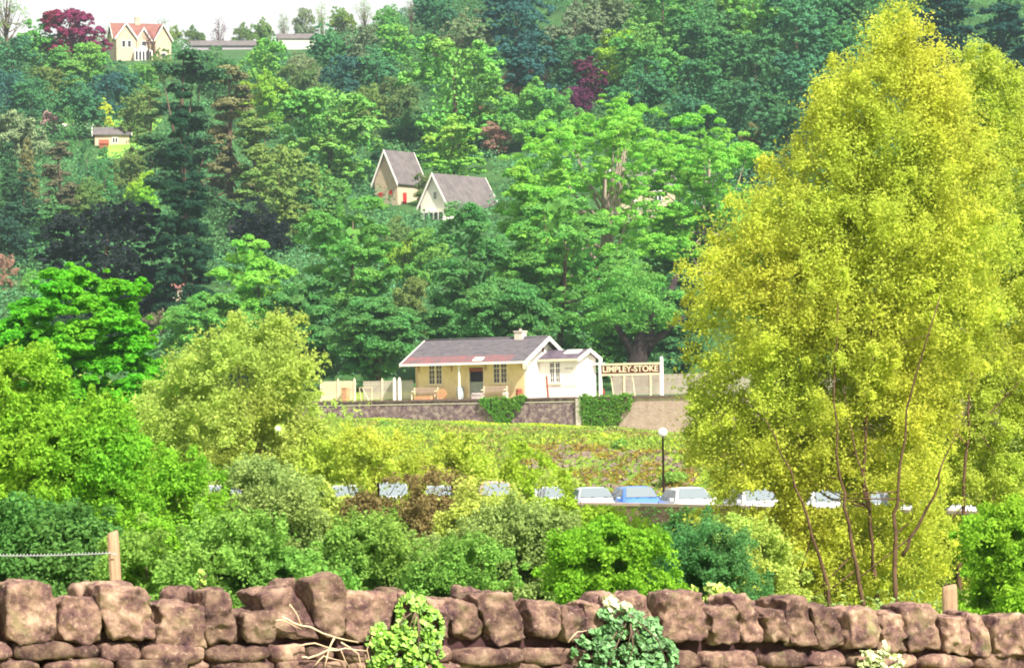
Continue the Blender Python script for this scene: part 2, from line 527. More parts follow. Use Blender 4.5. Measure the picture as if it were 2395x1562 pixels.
ASPECT = {'round': .98, 'oval': 1.3, 'tiered': 1.3, 'spire': 3.3, 'pine': 1.8, 'airy': 1.0, 'bare': 1.6, 'column': 2.6, 'dome': .85}
def solve(px, top, hw, kind):
    best = None
    for Y in np.arange(238, 700, 2.0):
        q = P(px, top, Y)
        H = ASPECT[kind] * 2 * hw * Y / F + (0.8 if kind != 'dome' else 0)
        d = q.z - (terr(q.x, Y) + H)
        if best is None or abs(d) < best[0]: best = (abs(d), Y)
        if d > 0 and Y > 240 and best[0] < 1: break
    return best[1]

YFIX = {(992, 405): 386, (1058, 262): 397, (425, 228): 300, (950, 265): 432, (893, 330): 412, (1008, 310): 425, (1112, 238): 430, (1158, 285): 418, (320, 205): 470, (930, 182): 450}
def far_tree(px, top, hw, kind, col, label, H=None, Y=None, name='tree', cat='tree', group=None, seed=None):
    Yv = Y or YFIX.get((px, top)) or (668 if 385 < px < 770 and top < 65 else None) or solve(px, top, hw, kind)
    q = P(px, top, Yv)
    z0 = terr(q.x, Yv)
    H1 = max(3.0, q.z - z0)
    Rw = hw * Yv / F
    seed = seed if seed is not None else int(px * 7 + top)
    R, H = PD[kind]
    o = link_mesh(name, proto(kind, seed), None, (q.x, Yv, z0))
    o.scale = (Rw / R * 1.04, Rw / R * 1.04, H1 / H)
    o.rotation_euler = (0, 0, (px * 1.7 + top) % 6.28)
    c = K[col]
    j = 1 + 0.16 * math.sin(px * .37 + top)
    o.color = (c[0] * j, c[1] * j, c[2], 1)
    tag(o, label, cat, group)
    return o

FT = [
 # ---- skyline and far left
 (12, -40, 55, 'bare', 'olive', "dark ragged tree leaning into the top left corner of the sky"),
 (168, 10, 82, 'round', 'beech', "copper beech with crimson purple crown against the sky"),
 (240, 62, 26, 'bare', 'olive', "thin half-bare tree between the copper beech and the gabled house"),
 (98, 52, 62, 'round', 'green', "rounded green tree standing in front of the copper beech on its left"),
 (28, 88, 64, 'round', 'teal', "blue-green tree at the left edge below the ragged corner tree"),
 (152, 98, 48, 'oval', 'green', "green tree directly below the copper beech crown"),
 (212, 92, 46, 'round', 'green', "green tree below the right side of the copper beech"),
 (112, 150, 42, 'round', 'olive', "olive brown tree in the middle of the upper left wood"),
 (14, 165, 50, 'round', 'blue', "deep blue-green tree at the left edge above the clipped hedge"),
 (72, 178, 48, 'round', 'teal', "dark teal rounded tree above the clipped hedge"),
 (186, 186, 60, 'round', 'teal', "wide teal tree above the yellow-green garden tree"),
 (285, 150, 52, 'round', 'teal', "dark green tree under the gabled house with red tiles"),
 (330, 145, 40, 'round', 'green', "small green tree under the right end of the gabled house"),
 (320, 205, 45, 'round', 'olive', "dull green tree just left of the tall dark pine"),
 (250, 175, 44, 'round', 'blue', "shaded blue-green tree behind the wide teal tree"),
 (232, 230, 32, 'airy', 'yellow', "small yellow-green garden tree above the pale shed"),
 (155, 252, 18, 'column', 'forest', "little dark columnar conifer by the glasshouse roof"),
 (118, 262, 26, 'dome', 'pink', "pinkish blossoming bush left of the little columnar conifer"),
 (45, 262, 72, 'dome', 'grey', "broad grey-green bush mass at the left edge by the lawn"),
 (315, 70, 24, 'round', 'olive', "small olive tree peeping over the roof of the gabled house"),
 (346, 72, 16, 'bare', 'plum', "reddish twiggy tree behind the chimney of the gabled house"),
 (380, 46, 20, 'bare', 'grey', "pale bare-branched tree on the skyline right of the gabled house"),
 (402, 60, 26, 'airy', 'olive', "olive skyline tree right of the pale bare-branched tree"),
 (452, 58, 30, 'airy', 'olive', "flat-topped olive skyline tree above the long low roof"),
 (512, 42, 20, 'bare', 'plum', "purple-brown bare tree sticking up above the long low roof"),
 (566, 52, 28, 'airy', 'olive', "olive skyline tree right of the purple-brown bare tree"),
 (612, 40, 30, 'airy', 'olive', "olive skyline tree above the wide green tree by the low roofs"),
 (662, 30, 22, 'bare', 'olive', "open twiggy skyline tree above the white-walled low building"),
 (712, 22, 30, 'airy', 'grey', "grey-green skyline tree above the white-walled low building"),
 (752, 6, 22, 'bare', 'olive', "tall twiggy skyline tree just right of the white-walled low building"),
 (800, 14, 36, 'airy', 'olive', "dense olive skyline tree right of the tall twiggy one"),
 (850, 0, 24, 'bare', 'olive', "see-through twiggy tree high on the skyline"),
 (905, 8, 34, 'airy', 'green', "green tree where the skyline meets the top edge"),
 (962, -6, 22, 'bare', 'grey', "last bare twiggy tree before the woods close the skyline"),
 (1015, -25, 52, 'round', 'teal', "teal tree at the top edge right of the last bare tree"),
 (368, 118, 40, 'round', 'olive', "olive tree just right of the gabled house"),
 (620, 86, 56, 'round', 'green', "wide green tree standing between the two low roofs"),
 (500, 118, 55, 'round', 'forest', "dark green tree below the long low roof"),
 (772, 62, 52, 'round', 'teal', "blue-green tree right of the white-walled low building"),
 (705, 118, 46, 'airy', 'grey', "grey-green tree under the white-walled low building"),
 (800, 125, 54, 'round', 'blue', "deep blue tree below the dense olive skyline tree"),
 (852, 62, 46, 'round', 'grey', "dull grey-green tree under the see-through twiggy tree"),
 (925, 48, 50, 'round', 'green', "green tree below the skyline end"),
 (880, 110, 50, 'round', 'teal', "teal tree above the broad sunlit beech on its left"),
 (1082, 28, 72, 'round', 'grey', "large grey-olive tree behind the broad sunlit beech"),
 (1205, -40, 85, 'round', 'blue', "tall deep blue tree in a hollow at the top edge"),
 (1235, 62, 70, 'oval', 'blue', "deep blue tree in the darkest hollow of the wood"),
 (1345, 2, 78, 'round', 'grey', "greyish tree at the top edge right of the blue hollow"),
 (1345, 85, 60, 'round', 'teal', "teal tree below the greyish top-edge tree"),
 (1425, -30, 60, 'round', 'grey', "pale grey-green tree at the top edge beside the teal woods"),
 # ---- the middle of the hill
 (1062, 98, 122, 'round', 'green', "broad sunlit beech high in the centre of the hill"),
 (625, 162, 70, 'airy', 'lime', "light yellowish tree above the big round maple, left side"),
 (705, 152, 62, 'airy', 'olive', "soft olive tree above the big round maple"),
 (850, 195, 60, 'airy', 'olive', "soft olive tree right of the big round maple top"),
 (768, 190, 124, 'round', 'green', "big round maple on the hill left of the steep gabled house"),
 (930, 182, 56, 'airy', 'olive', "olive tree touching the left side of the broad sunlit beech"),
 (950, 265, 60, 'round', 'forest', "dark green tree above the steep gabled house"),
 (893, 330, 40, 'spire', 'forest', "dark blue-green conifer left of the steep gabled house"),
 (1008, 310, 34, 'spire', 'dark', "narrow dark conifer behind the steep gabled house"),
 (1058, 262, 76, 'oval', 'bright', "bright cone-shaped tree between the two steep gabled houses"),
 (992, 405, 26, 'airy', 'olive', "small olive tree hiding the lower right of the tall steep gabled house"),
 (1112, 238, 46, 'airy', 'russet', "russet tree rising behind the bright cone-shaped tree"),
 (1158, 285, 38, 'airy', 'russet', "pinkish-brown tree right of the bright cone-shaped tree"),
 (1220, 140, 50, 'airy', 'russet', "brownish round tree by the white roof verge"),
 (1240, 185, 70, 'airy', 'green', "light green tree below the brownish round tree"),
 (1305, 212, 55, 'airy', 'green', "light green tree left of the plum-coloured tree"),
 (1375, 130, 46, 'oval', 'plum', "plum-coloured tree right of the white roof verge"),
 (1345, 205, 46, 'round', 'plum', "low dark plum tree above the chestnut crown"),
 (1450, 70, 60, 'airy', 'lime', "light lime tree slanting up at the top of the hill"),
 (1490, 145, 78, 'round', 'teal', "bushy teal tree right of the plum-coloured tree"),
 (1510, 50, 88, 'round', 'green', "green tree above the bushy teal tree"),
 (1550, -40, 85, 'round', 'green', "sunlit green tree at the top edge above the teal trees"),
 (1650, 128, 68, 'oval', 'teal', "upright teal tree above the right chestnut crown"),
 (1650, 0, 90, 'round', 'forest', "dark green tree at the top edge left of the willow tip"),
 (1760, -40, 95, 'round', 'green', "green tree at the top edge nearest the willow tip"),
 (1860, -10, 95, 'round', 'teal', "teal tree at the top edge behind the willow tip"),
 (1765, 85, 92, 'round', 'forest', "wide dark tree left of the upper willow"),
 (1870, 130, 90, 'round', 'teal', "teal tree touching the upper left side of the willow"),
 (1730, 195, 70, 'round', 'forest', "dark tree behind the shoulder of the right chestnut"),
 (1840, 240, 85, 'round', 'forest', "dark tree close to the left shoulder of the willow"),
 (1765, 290, 52, 'airy', 'brown', "brownish small tree above the slope of the right chestnut"),
 (1590, 220, 60, 'round', 'teal', "teal tree tucked behind the top of the right chestnut"),
 (1985, 60, 90, 'round', 'teal', "teal tree seen behind the willow tip on the left"),
 (1905, -45, 85, 'round', 'teal', "teal tree at the very top edge left of the willow tip"),
 (2040, 20, 80, 'round', 'forest', "dark green tree directly behind the willow tip"),
 (1990, -55, 80, 'round', 'forest', "dark green tree cut by the top edge behind the willow"),
 (2125, -20, 80, 'round', 'forest', "dark green tree just right of the willow tip at the top edge"),
 (2215, -60, 85, 'tiered', 'evergreen', "dark evergreen right of the willow tip"),
 (2345, -40, 90, 'tiered', 'evergreen', "dark evergreen filling the top right corner"),
 (2290, 90, 85, 'tiered', 'evergreen', "dark evergreen above the second willow"),
 (2180, 120, 60, 'tiered', 'evergreen', "dark evergreen close behind the willow's upper right side"),
 (2385, 210, 60, 'tiered', 'evergreen', "dark evergreen at the right edge above the second willow"),
 # ---- left middle ground
 (430, 118, 118, 'pine', 'dark', "tall flat-topped dark pine on the left of the hill"),
 (540, 165, 92, 'pine', 'brown', "tall brownish pine with a pale bare trunk"),
 (600, 250, 70, 'pine', 'olive', "open olive pine right of the pale-trunked pine"),
 (352, 215, 55, 'pine', 'olive', "dull olive pine with hanging boughs right of the pale cottage"),
 (650, 345, 105, 'round', 'olive', "broad dull olive tree left below the big round maple"),
 (760, 395, 60, 'round', 'green', "green tree filling the gap under the big round maple"),
 (700, 440, 55, 'round', 'forest', "dark tree left of the tall station tree"),
 (610, 470, 70, 'round', 'black', "very dark tree beside the small slate roof"),
 (300, 345, 50, 'airy', 'olive', "soft olive bush tree below the pale shed"),
 (335, 400, 46, 'airy', 'lime', "light green tree left of the huge pointed conifer"),
 (22, 320, 30, 'spire', 'dark', "dark spire conifer at the left edge"),
 (62, 305, 26, 'spire', 'brown', "brown-tipped spire conifer next to the left edge one"),
 (140, 330, 52, 'pine', 'brown', "brown larch with a thin pale trunk"),
 (203, 330, 22, 'column', 'forest', "dark column-shaped conifer below the lawn on the left"),
 (243, 345, 24, 'column', 'forest', "dark egg-shaped conifer beside the red shed"),
 (55, 385, 70, 'tiered', 'dark', "dark green conifer with drooping tiers at the left edge"),
 (125, 440, 62, 'tiered', 'forest', "dark tiered conifer left of the black yew"),
 (200, 410, 50, 'airy', 'olive', "dull olive tree above the black yew"),
 (245, 455, 152, 'round', 'black', "huge blackish yew with a wide domed crown"),
 (20, 500, 60, 'round', 'dark', "dark shady tree at the left edge below the spires"),
 (12, 596, 30, 'airy', 'russet', "dull pinkish-brown tree at the left edge"),
 (78, 625, 34, 'airy', 'green', "small green tree above the left maple"),
 (345, 630, 60, 'round', 'black', "dark lower yew hanging above the left maple"),
 (375, 720, 50, 'dome', 'brown', "brownish shrub in the gap right of the left maple"),
 # ---- around the station
 (920, 505, 55, 'airy', 'olive', "light olive tree below the steep gabled house"),
 (1000, 535, 60, 'airy', 'green', "soft green tree below the porch of the grey-roofed house"),
 (945, 560, 60, 'dome', 'lime', "pale green bushy slope between the two station trees"),
 (960, 650, 55, 'airy', 'olive', "yellowish-brown thicket low between the station trees"),
 (1590, 520, 90, 'round', 'green', "green tree between the chestnut and the willow"),
 (1700, 470, 90, 'round', 'bright', "bright green tree half behind the willow's left side"),
]
BIG = [
 # px, top, hw, kind, col, H, Y, label
 (1395, 243, 215, 'round', 'bright', None, 292, "giant sunlit chestnut in the centre behind the station sign"),
 (1640, 280, 175, 'round', 'bright', None, 300, "giant chestnut reaching behind the left side of the willow"),
 (1245, 345, 95, 'round', 'bright', None, 286, "yellow-green shoulder tree on the left of the giant chestnut"),
 (812, 430, 122, 'oval', 'green', None, 268, "tall green tree behind the left platform fence"),
 (590, 565, 118, 'round', 'bright', None, 262, "bright round tree left of the station, above the grey willow"),
 (480, 690, 110, 'round', 'green', None, 255, "green tree low beside the left maple"),
 (1088, 492, 112, 'oval', 'midgreen', None, 262, "tall mid-green tree right behind the station roof ridge"),
 (1305, 450, 140, 'round', 'green', None, 265, "dense green tree right behind the station chimney"),
 (700, 640, 90, 'round', 'midgreen', None, 256, "shaded tree behind the top of the grey willow"),
 (1470, 600, 95, 'round', 'green', None, 262, "low green tree behind the station name board"),
 (1590, 640, 60, 'round', 'forest', None, 256, "shaded tree at the end of the platform fence"),
 (880, 700, 95, 'round', 'midgreen', None, 252, "dark bushy tree behind the left end of the station roof"),
 (1180, 660, 110, 'round', 'midgreen', None, 250, "shaded bushy tree touching the station ridge"),
]
for t in FT: far_tree(*t)
# ---- big trees behind the station: trunk, limbs and crown are parts
def lerpP(tab, t): return float(np.interp(t, [a for a, _ in tab], [b for _, b in tab]))
def big_tree(px, top, hw, kind, col, H, Y, label, nclump=None, leaf=.24, group=None, cat='tree', seed=None, trunk=True, base=None, crown_lo=.1, bark='bark', limbn=16, cr=None, nl=90, squash=.7, up=.5, jit=.08, name='tree', prof=None, depth=1.0, rnd=.45, shell=.78, hole=None, clo=-.35):
    q = P(px, top, Y)
    z0 = terr(q.x, Y) if base is None else base
    H1 = q.z - z0
    R = hw * Y / F
    seed = seed or int(px + top * 3)
    r = np.random.default_rng(seed); rr = random.Random(seed)
    root = empty(name, (q.x, Y, z0), 0, label, cat, group)
    shp = {'round': [(crown_lo, .55), (.28, .92), (.5, 1), (.7, .95), (.84, .75), (.92, .48), (.96, .18)],
           'oval': [(crown_lo, .6), (.25, .95), (.5, 1), (.7, .86), (.88, .5), (.98, .1)],
           'tiered': [(crown_lo, .85), (.22, 1), (.5, .8), (.8, .42), (.98, .05)],
           'dome': [(0.0, .85), (.35, 1), (.7, .8), (.9, .45), (.98, .15)]}[kind] if prof is None else None
    pr = [(a * H1, b * R) for a, b in shp] if prof is None else prof
    k = nclump or int(60 + 2.2 * R * H1)
    pr = [(p_[0], p_[1] * (.8 if R > 2 else .7), *p_[2:]) for p_ in pr]
    c, crr = lobe_clumps(pr, max(8, k // 7), (R * .18, R * .36) if R > 2 else (R * .25, R * .5), 12, cr or (R * .07, R * .15), shell, r, jit, depth)
    pr0 = pr
    if hole is not None:
        keep = np.array([not hole(*(np.array(root.location) + p)) for p in c]); c = c[keep]; crr = crr[keep]
    v, va = clump_leaves(c, crr, nl, leaf, up, squash, rnd, r, .6, clo)
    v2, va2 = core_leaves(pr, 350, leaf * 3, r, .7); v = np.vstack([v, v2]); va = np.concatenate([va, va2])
    if hole is not None:
        vq = v.reshape(-1, 4, 3); L = np.array(root.location)
        keep = np.array([not hole(*(L + p[0])) for p in vq]); v = vq[keep].reshape(-1, 3); va = va[keep]
    me = leaf_mesh("crown", v, [M['leaf']], va)
    cro = link_mesh("crown", me, root)
    cc = K[col] if isinstance(col, str) else col
    cro.color = (*cc, 1)
    if trunk:
        mb = MB()
        tg = [tuple(c[i] * np.array([.85, .85, 1])) for i in r.choice(len(c), min(limbn, len(c)), False)]
        limbs(mb, (0, 0, -.4), (R * .1, 0, H1 * .8), tg, max(.05, min(.5, R * .055)), 8, 0, .3, rr)
        mb.build("trunk", M[bark], root)
    return root
K['chestnut'] = (0.25, 0.54, 0.08)
for px, top, hw, kind, col, H, Y, label in BIG:
    if hw > 150 or px in (1245, 590): col = 'chestnut'
    big_tree(px, top, hw, kind, col, H, Y, label, nclump=520 if hw > 150 else 330, leaf=.27, bark='bark_pale' if hw > 150 else 'bark', nl=95, cr=(.35, .8), clo=-.1, up=.55, limbn=22 if hw > 150 else 12)
q_ = P(425, 228, 292); zt_ = q_.z - terr(q_.x, 292)
K['sprucedark'] = (0.030, 0.088, 0.048)
big_tree(425, 228, 60, 'round', 'sprucedark', None, 292, "huge dark pointed conifer reaching down the left hillside", prof=[(zt_ * a_, b_ * 292 / F) for a_, b_ in ((.02, 66), (.15, 74), (.35, 66), (.55, 52), (.72, 38), (.86, 22), (.95, 10), (1.0, 2))], nclump=900, cr=(.22, .5), nl=60, leaf=.24, up=.2, limbn=6)
# the dark forked trunk behind the name board
tr = empty("tree", (0, 0, 0), 0, "low spreading tree whose thick dark trunk forks behind the name board", "tree")
b = P(1495, 900, 246); tr.location = (b.x, 246, terr(b.x, 246))
def tl(px, py, Y=246): return tuple(P(px, py, Y) - Vector(tr.location))
mb = MB()
mb.tube([tl(1490, 905), tl(1487, 860), tl(1500, 800), tl(1530, 745), tl(1560, 705), tl(1585, 640)], [1.1, .95, .75, .5, .38, .2], 10)
mb.tube([tl(1505, 830), tl(1530, 795), tl(1560, 775), tl(1600, 740)], [.5, .38, .3, .15], 8)
mb.tube([tl(1490, 850), tl(1465, 800), tl(1440, 760)], [.55, .35, .2], 8)
mb.build("trunk", M['bark_dark'], tr)
c, _ = profile_clumps([(5.2, 3.6, -.6), (7, 4.4, -.8), (9, 3.6, -.4), (11, 1.2, 0)], 90, .4)
v, va = clump_leaves(c, rng.uniform(.5, 1.1, len(c)), 90, .26, .5, .7)
o = link_mesh("crown", leaf_mesh("crown", v, [M['leaf']], va), tr); o.color = (*K['green'], 1)


# ---- the mass of wood filling the hillside between the trees
r = np.random.default_rng(5)
cl, cc = [], []
NOGO = [(265, 395, 60, 160, 520, 600), (430, 745, 75, 125, 560, 700), (200, 310, 285, 350, 330, 470), (120, 250, 280, 330, 330, 470), (918, 1012, 345, 490, 370, 420), (1035, 1175, 390, 525, 370, 420)]
n = 0
while n < 6500:
    Y = 248 + 520 * r.uniform() ** .75; x = r.uniform(-.19, .19) * Y * 1.06
    h = r.uniform(-.2, 1.9)
    lx, ly = st_local(x, Y)
    if ly < 10: continue
    z = terr(x, Y) + h
    px, py = proj(x, Y, z)
    if any(a - 8 < px < b + 8 and c0 - 5 < py < d + 25 and e < Y < f_ for a, b, c0, d, e, f_ in NOGO): continue
    cl.append((x, Y, z)); n += 1
cl = np.array(cl)
v, va = clump_leaves(cl, r.uniform(1.6, 3.2, len(cl)), 110, .40, .5, .8, .5, r)
o = link_mesh("woodland_undergrowth", leaf_mesh("woodland_undergrowth", v, [M['leaf_far']], va)); o.color = (*K['forest'], 1)
tag(o, "mixed green scrub and young trees filling the wooded hillside", "woodland", None, "stuff")
# ------------------------------------------------------------------ near and middle-distance vegetation
CARWIN = [(484, 522, 1120, 1152), (538, 576, 1136, 1158), (774, 842, 1122, 1162), (876, 956, 1126, 1164), (990, 1062, 1130, 1162), (1114, 1196, 1122, 1166),
          (1248, 1320, 1138, 1168), (1338, 1432, 1040, 1184), (1430, 1600, 1000, 1228), (1560, 1664, 1090, 1190), (1718, 1818, 1144, 1190), (1888, 1968, 1146, 1190), (2034, 2082, 1150, 1182), (2104, 2138, 1178, 1200), (2212, 2288, 1178, 1208)]
LAMPWIN = [(636, 664, 990, 1018)]
SIGNWIN = [(745, 1590, 760, 1010), (1395, 1590, 1004, 1100)]
def mk_hole(wins, p=.85, seed=3):
    r = np.random.default_rng(seed)
    def h(x, y, z):
        a, b = proj(x, y, z)
        if (1345 < a < 1655 and 1128 < b < 1186) or (752 < a < 965 and 872 < b < 938): return True
        for x0, x1, y0, y1 in wins:
            u_, v_ = (2 * a - x0 - x1) / (x1 - x0), (2 * b - y0 - y1) / (y1 - y0)
            if abs(u_) < 1.15 and abs(v_) < 1.15 and u_ ** 4 + v_ ** 4 < 1.1 + 1.1 * noise.noise(Vector((a * .09, b * .09, 0))): return r.uniform() < p
        return False
    return h
HOLE = mk_hole(CARWIN + LAMPWIN + [(1300, 1600, 820, 1020)], .97)
HOLE3 = None
HOLE2 = mk_hole(SIGNWIN + CARWIN + LAMPWIN, .97, 4)

def sil(rows, Y, px0, z0):
    """silhouette rows (row, left, right) at distance Y -> profile for a tree standing at column px0"""
    X0 = P(px0, 960, Y).x
    out = []
    for row, a, b in rows:
        q = P((a + b) / 2, row, Y)
        out.append((q.z - z0, (b - a) / 2 * Y / F, q.x - X0))
    return sorted(out)

def near_tree(name, label, cat, Y, px0, rows, col, k, nl, leaf, cr, seed, squash=.8, up=.45, rnd=.55, shell=.45, stems=None, bark='bark_red', hole=None, jit=.08, depth=.9, group=None, bare=0.0, aspect=.6, low=-.35, limbr=.05, nlimb=40, lobes=None, thin=None, shoots=.3, gaps=30, fuzz=0.0):
    x0 = P(px0, 960, Y).x
    z0 = terr(x0, Y)
    r = np.random.default_rng(seed); rr = random.Random(seed)
    root = empty(name, (x0, Y, z0), 0, label, cat, group)
    rows = list(rows)
    if name == 'bush': rows.append((HY - (z0 + .1) * F / Y, rows[-1][1], rows[-1][2]))
    pr = sil(rows, Y, px0, z0)
    if lobes:
        pr = [(p_[0], p_[1] * .85, *p_[2:]) for p_ in pr]
        c, crr = lobe_clumps(pr, lobes[0], lobes[1], lobes[2], cr, shell, r, jit, depth, lobes[3])
    else:
        c, _ = profile_clumps(pr, k, shell, r, jit, depth); crr = r.uniform(cr[0], cr[1], len(c))
    kp = c[:, 2] > -.2
    if thin: kp &= ~((c[:, 2] < thin[0]) & (r.uniform(size=len(c)) < thin[1]))
    c = c[kp]; crr = crr[kp]
    L = np.array([x0, Y, z0])
    # loose shoots that stand out of the crown, and dark gaps between the boughs
    ns = int(len(c) * shoots); j = r.choice(len(c), ns)
    ax = np.interp(c[j, 2], [p_[0] for p_ in pr], [p_[2] for p_ in pr])
    dd = np.stack([c[j, 0] - ax, c[j, 1], np.abs(r.normal(size=ns)) * .8], 1); dd /= np.linalg.norm(dd, axis=1)[:, None] + 1e-6
    mr = float(np.mean(crr))
    c2 = c[j] + dd * (r.uniform(.6, 2.8 - 1.0 * fuzz, ns) * mr)[:, None]
    c = np.vstack([c, c2]); crr = np.concatenate([crr, crr[j] * r.uniform(.3, .6, ns)])
    v, va = clump_leaves(c, crr, nl, leaf, up, squash, rnd, r, aspect, low, fuzz)
    if gaps:
        cen = v.reshape(-1, 4, 3)[:, 0]; kill = np.zeros(len(cen), bool)
        front = c[(c[:, 1] < np.median(c[:, 1]))]
        for q_ in front[r.choice(len(front), int(gaps * 1.8))]:
            rr2 = mr * r.uniform(.5, 1.35); q2 = q_ + r.normal(size=3) * mr
            dv_ = (cen - q2) * np.array([1, .45, 1.2]); kill |= (dv_ * dv_).sum(1) < rr2 * rr2
        v = v.reshape(-1, 4, 3)[~kill].reshape(-1, 3); va = va[~kill]
    if hole is not None:
        vq = v.reshape(-1, 4, 3)
        keep = np.array([not hole(*(L + p[0])) for p in vq]); v = vq[keep].reshape(-1, 3); va = va[keep]
    cro = link_mesh("crown", leaf_mesh("crown", v, [M['leaf_willow' if 'willow' in name else 'leaf']], va), root)
    cro.color = (*(K[col] if isinstance(col, str) else col), 1)
    mb = MB()
    pick = c[r.choice(len(c), min(nlimb, len(c)), False)]
    if stems:
        for st in stems:
            pts = [tuple(P(a, b, Y + (st[2] if len(st) > 2 else 0)) - Vector(root.location)) for a, b in st[0]]
            n = len(pts)
            rad = [st[1] * .56 * (1 - .8 * i / (n - 1)) for i in range(n)]
            # subdivide with wobble
            P2, R2 = [], []
            for i in range(n - 1):
                for t in (0, .33, .66):
                    q = Vector(pts[i]).lerp(Vector(pts[i + 1]), t)
                    if t: q += Vector((rr.uniform(-1, 1), rr.uniform(-1, 1), 0)) * st[1] * .5
                    P2.append(q); R2.append(rad[i] + (rad[i + 1] - rad[i]) * t)
            P2.append(Vector(pts[-1])); R2.append(rad[-1])
            mb.tube(P2, R2, 8)
            for _ in range(5):
                i = rr.randrange(2, len(P2) - 1)
                near = min((Vector(p) for p in pick), key=lambda p: (p - P2[i]).length + rr.uniform(0, 1.5))
                d = near - P2[i]
                mb.tube([P2[i], P2[i] + d * .5 - Vector((0, 0, .1 * d.length)), near], [R2[i] * .5, R2[i] * .35, R2[i] * .12], 5)
    else:
        limbs(mb, (0, 0, -.3), tuple(c[np.argmax(c[:, 2])] * .85), [tuple(p) for p in pick], limbr, 6, 0, .2, rr)
    mb.build("trunk", M[bark], root)
    return root

K.update(willow=(0.54, 0.60, 0.09), willow2=(0.50, 0.585, 0.095), sallow=(0.44, 0.54, 0.12), sallow2=(0.50, 0.58, 0.09), maple=(0.14, 0.46, 0.03), haw=(0.23, 0.46, 0.04),
         shrub=(0.22, 0.40, 0.08), shrub2=(0.30, 0.40, 0.12), lime2=(0.38, 0.54, 0.06), rust=(0.26, 0.205, 0.085), ivyd=(0.12, 0.27, 0.065), tealh=(0.10, 0.28, 0.09))

# the big willow on the right
near_tree("willow_tree", "tall bright yellow-green willow filling the right side, with many fanned stems", "tree", 59, 2060,
    [(0, 2090, 2118), (60, 2035, 2150), (140, 1975, 2205), (230, 1915, 2265), (330, 1860, 2320), (430, 1790, 2350), (560, 1660, 2370), (720, 1620, 2330), (900, 1605, 2270), (1080, 1600, 2235), (1240, 1610, 2215), (1380, 1650, 2200), (1480, 1700, 2180)],
    'willow', 3000, 135, .072, (.12, .46), 11, squash=1.3, up=.5, rnd=.9, shell=.1, hole=HOLE, jit=.05, depth=.6, aspect=.5, low=-.6, thin=(4.6, .12), gaps=30, shoots=.45, fuzz=1.0,
    stems=[([(1945, 1440), (1925, 1330), (1890, 1215), (1850, 1100), (1790, 980)], .085, -1.9), ([(2030, 1450), (2005, 1330), (1985, 1220), (1965, 1120), (1950, 940), (1960, 700)], .09, -2.0),
           ([(2062, 1440), (2045, 1340), (2035, 1230), (2020, 1100), (2035, 900), (2045, 720)], .11, -1.2), ([(2100, 1440), (2092, 1340), (2090, 1200), (2100, 1150), (2120, 960), (2200, 690)], .10, -2.1),
           ([(2110, 1300), (2145, 1235), (2185, 1160), (2205, 1080), (2240, 1000)], .07, -2.2), ([(2040, 1330), (2035, 1180), (1990, 1000), (1975, 900)], .06, -1.6)])
near_tree("willow_tree", "second yellow-green willow at the right edge behind the right post, with one straight dark trunk", "tree", 64, 2245,
    [(100, 2280, 2305), (160, 2235, 2365), (230, 2205, 2400), (330, 2180, 2440), (480, 2160, 2480), (700, 2100, 2500), (950, 2080, 2520), (1200, 2090, 2500), (1330, 2110, 2480), (1500, 2150, 2440)],
    'willow2', 1800, 140, .070, (.13, .34), 12, squash=1.0, up=.5, rnd=.8, shell=.3, depth=.6, aspect=.5, low=-.6, hole=HOLE, thin=(4.2, .12), gaps=14, shoots=.45, fuzz=1.0,
    stems=[([(2244, 1470), (2246, 1380), (2250, 1280), (2254, 1180), (2268, 1010), (2275, 860), (2280, 700)], .115, -1.3), ([(2250, 1300), (2275, 1265), (2300, 1220), (2330, 1150)], .055, -1.3),
           ([(2268, 1015), (2300, 985), (2345, 935), (2400, 880)], .06, -1.3), ([(2262, 1040), (2225, 1000), (2240, 950)], .05, -1.3)])
# left maple
near_tree("maple_tree", "vivid green maple on the left with layered sunlit boughs under the black yew", "tree", 105, 170,
    [(655, 140, 235), (690, 70, 290), (740, 0, 345), (820, -60, 372), (900, -80, 392), (970, -70, 385), (1030, -60, 330), (1100, -40, 280)],
    'maple', 270, 110, .16, (.18, .38), 21, lobes=(110, (.45, .9), 14, .7), squash=.75, up=.7, rnd=.45, shell=.5, depth=.9, bark='bark_dark', low=0.0, jit=.1)
# airy grey willows in the middle
near_tree("willow_tree", "soft grey-green willow shrub tree between the left maple and the platform", "tree", 84, 580,
    [(742, 560, 625), (790, 480, 710), (850, 410, 770), (930, 335, 810), (1010, 300, 850), (1100, 300, 880), (1180, 340, 880), (1260, 400, 840)],
    'sallow', 820, 125, .105, (.2, .55), 31, gaps=30, shoots=.35, fuzz=1.0, squash=1.0, up=.5, rnd=.9, shell=.35, depth=.7, bark='bark', hole=HOLE2, low=-.6, jit=.10)
near_tree("willow_bush", "yellowish willow bush hiding the cars left of centre", "bush", 78, 880,
    [(1012, 830, 900), (1040, 760, 985), (1090, 700, 1010), (1150, 690, 1030), (1230, 720, 1010)],
    'sallow2', 330, 95, .105, (.16, .42), 32, fuzz=1.0, squash=1.0, up=.5, rnd=.9, shell=.3, depth=.6, hole=HOLE2, low=-.6)
near_tree("willow_bush", "yellowish willow bush in front of the silver and red car", "bush", 80, 1090,
    [(1030, 1060, 1110), (1060, 1000, 1150), (1110, 960, 1180), (1170, 950, 1190), (1240, 970, 1170)],
    'sallow2', 210, 90, .105, (.14, .38), 33, fuzz=1.0, squash=1.0, up=.5, rnd=.9, shell=.3, depth=.6, hole=HOLE2, low=-.6)
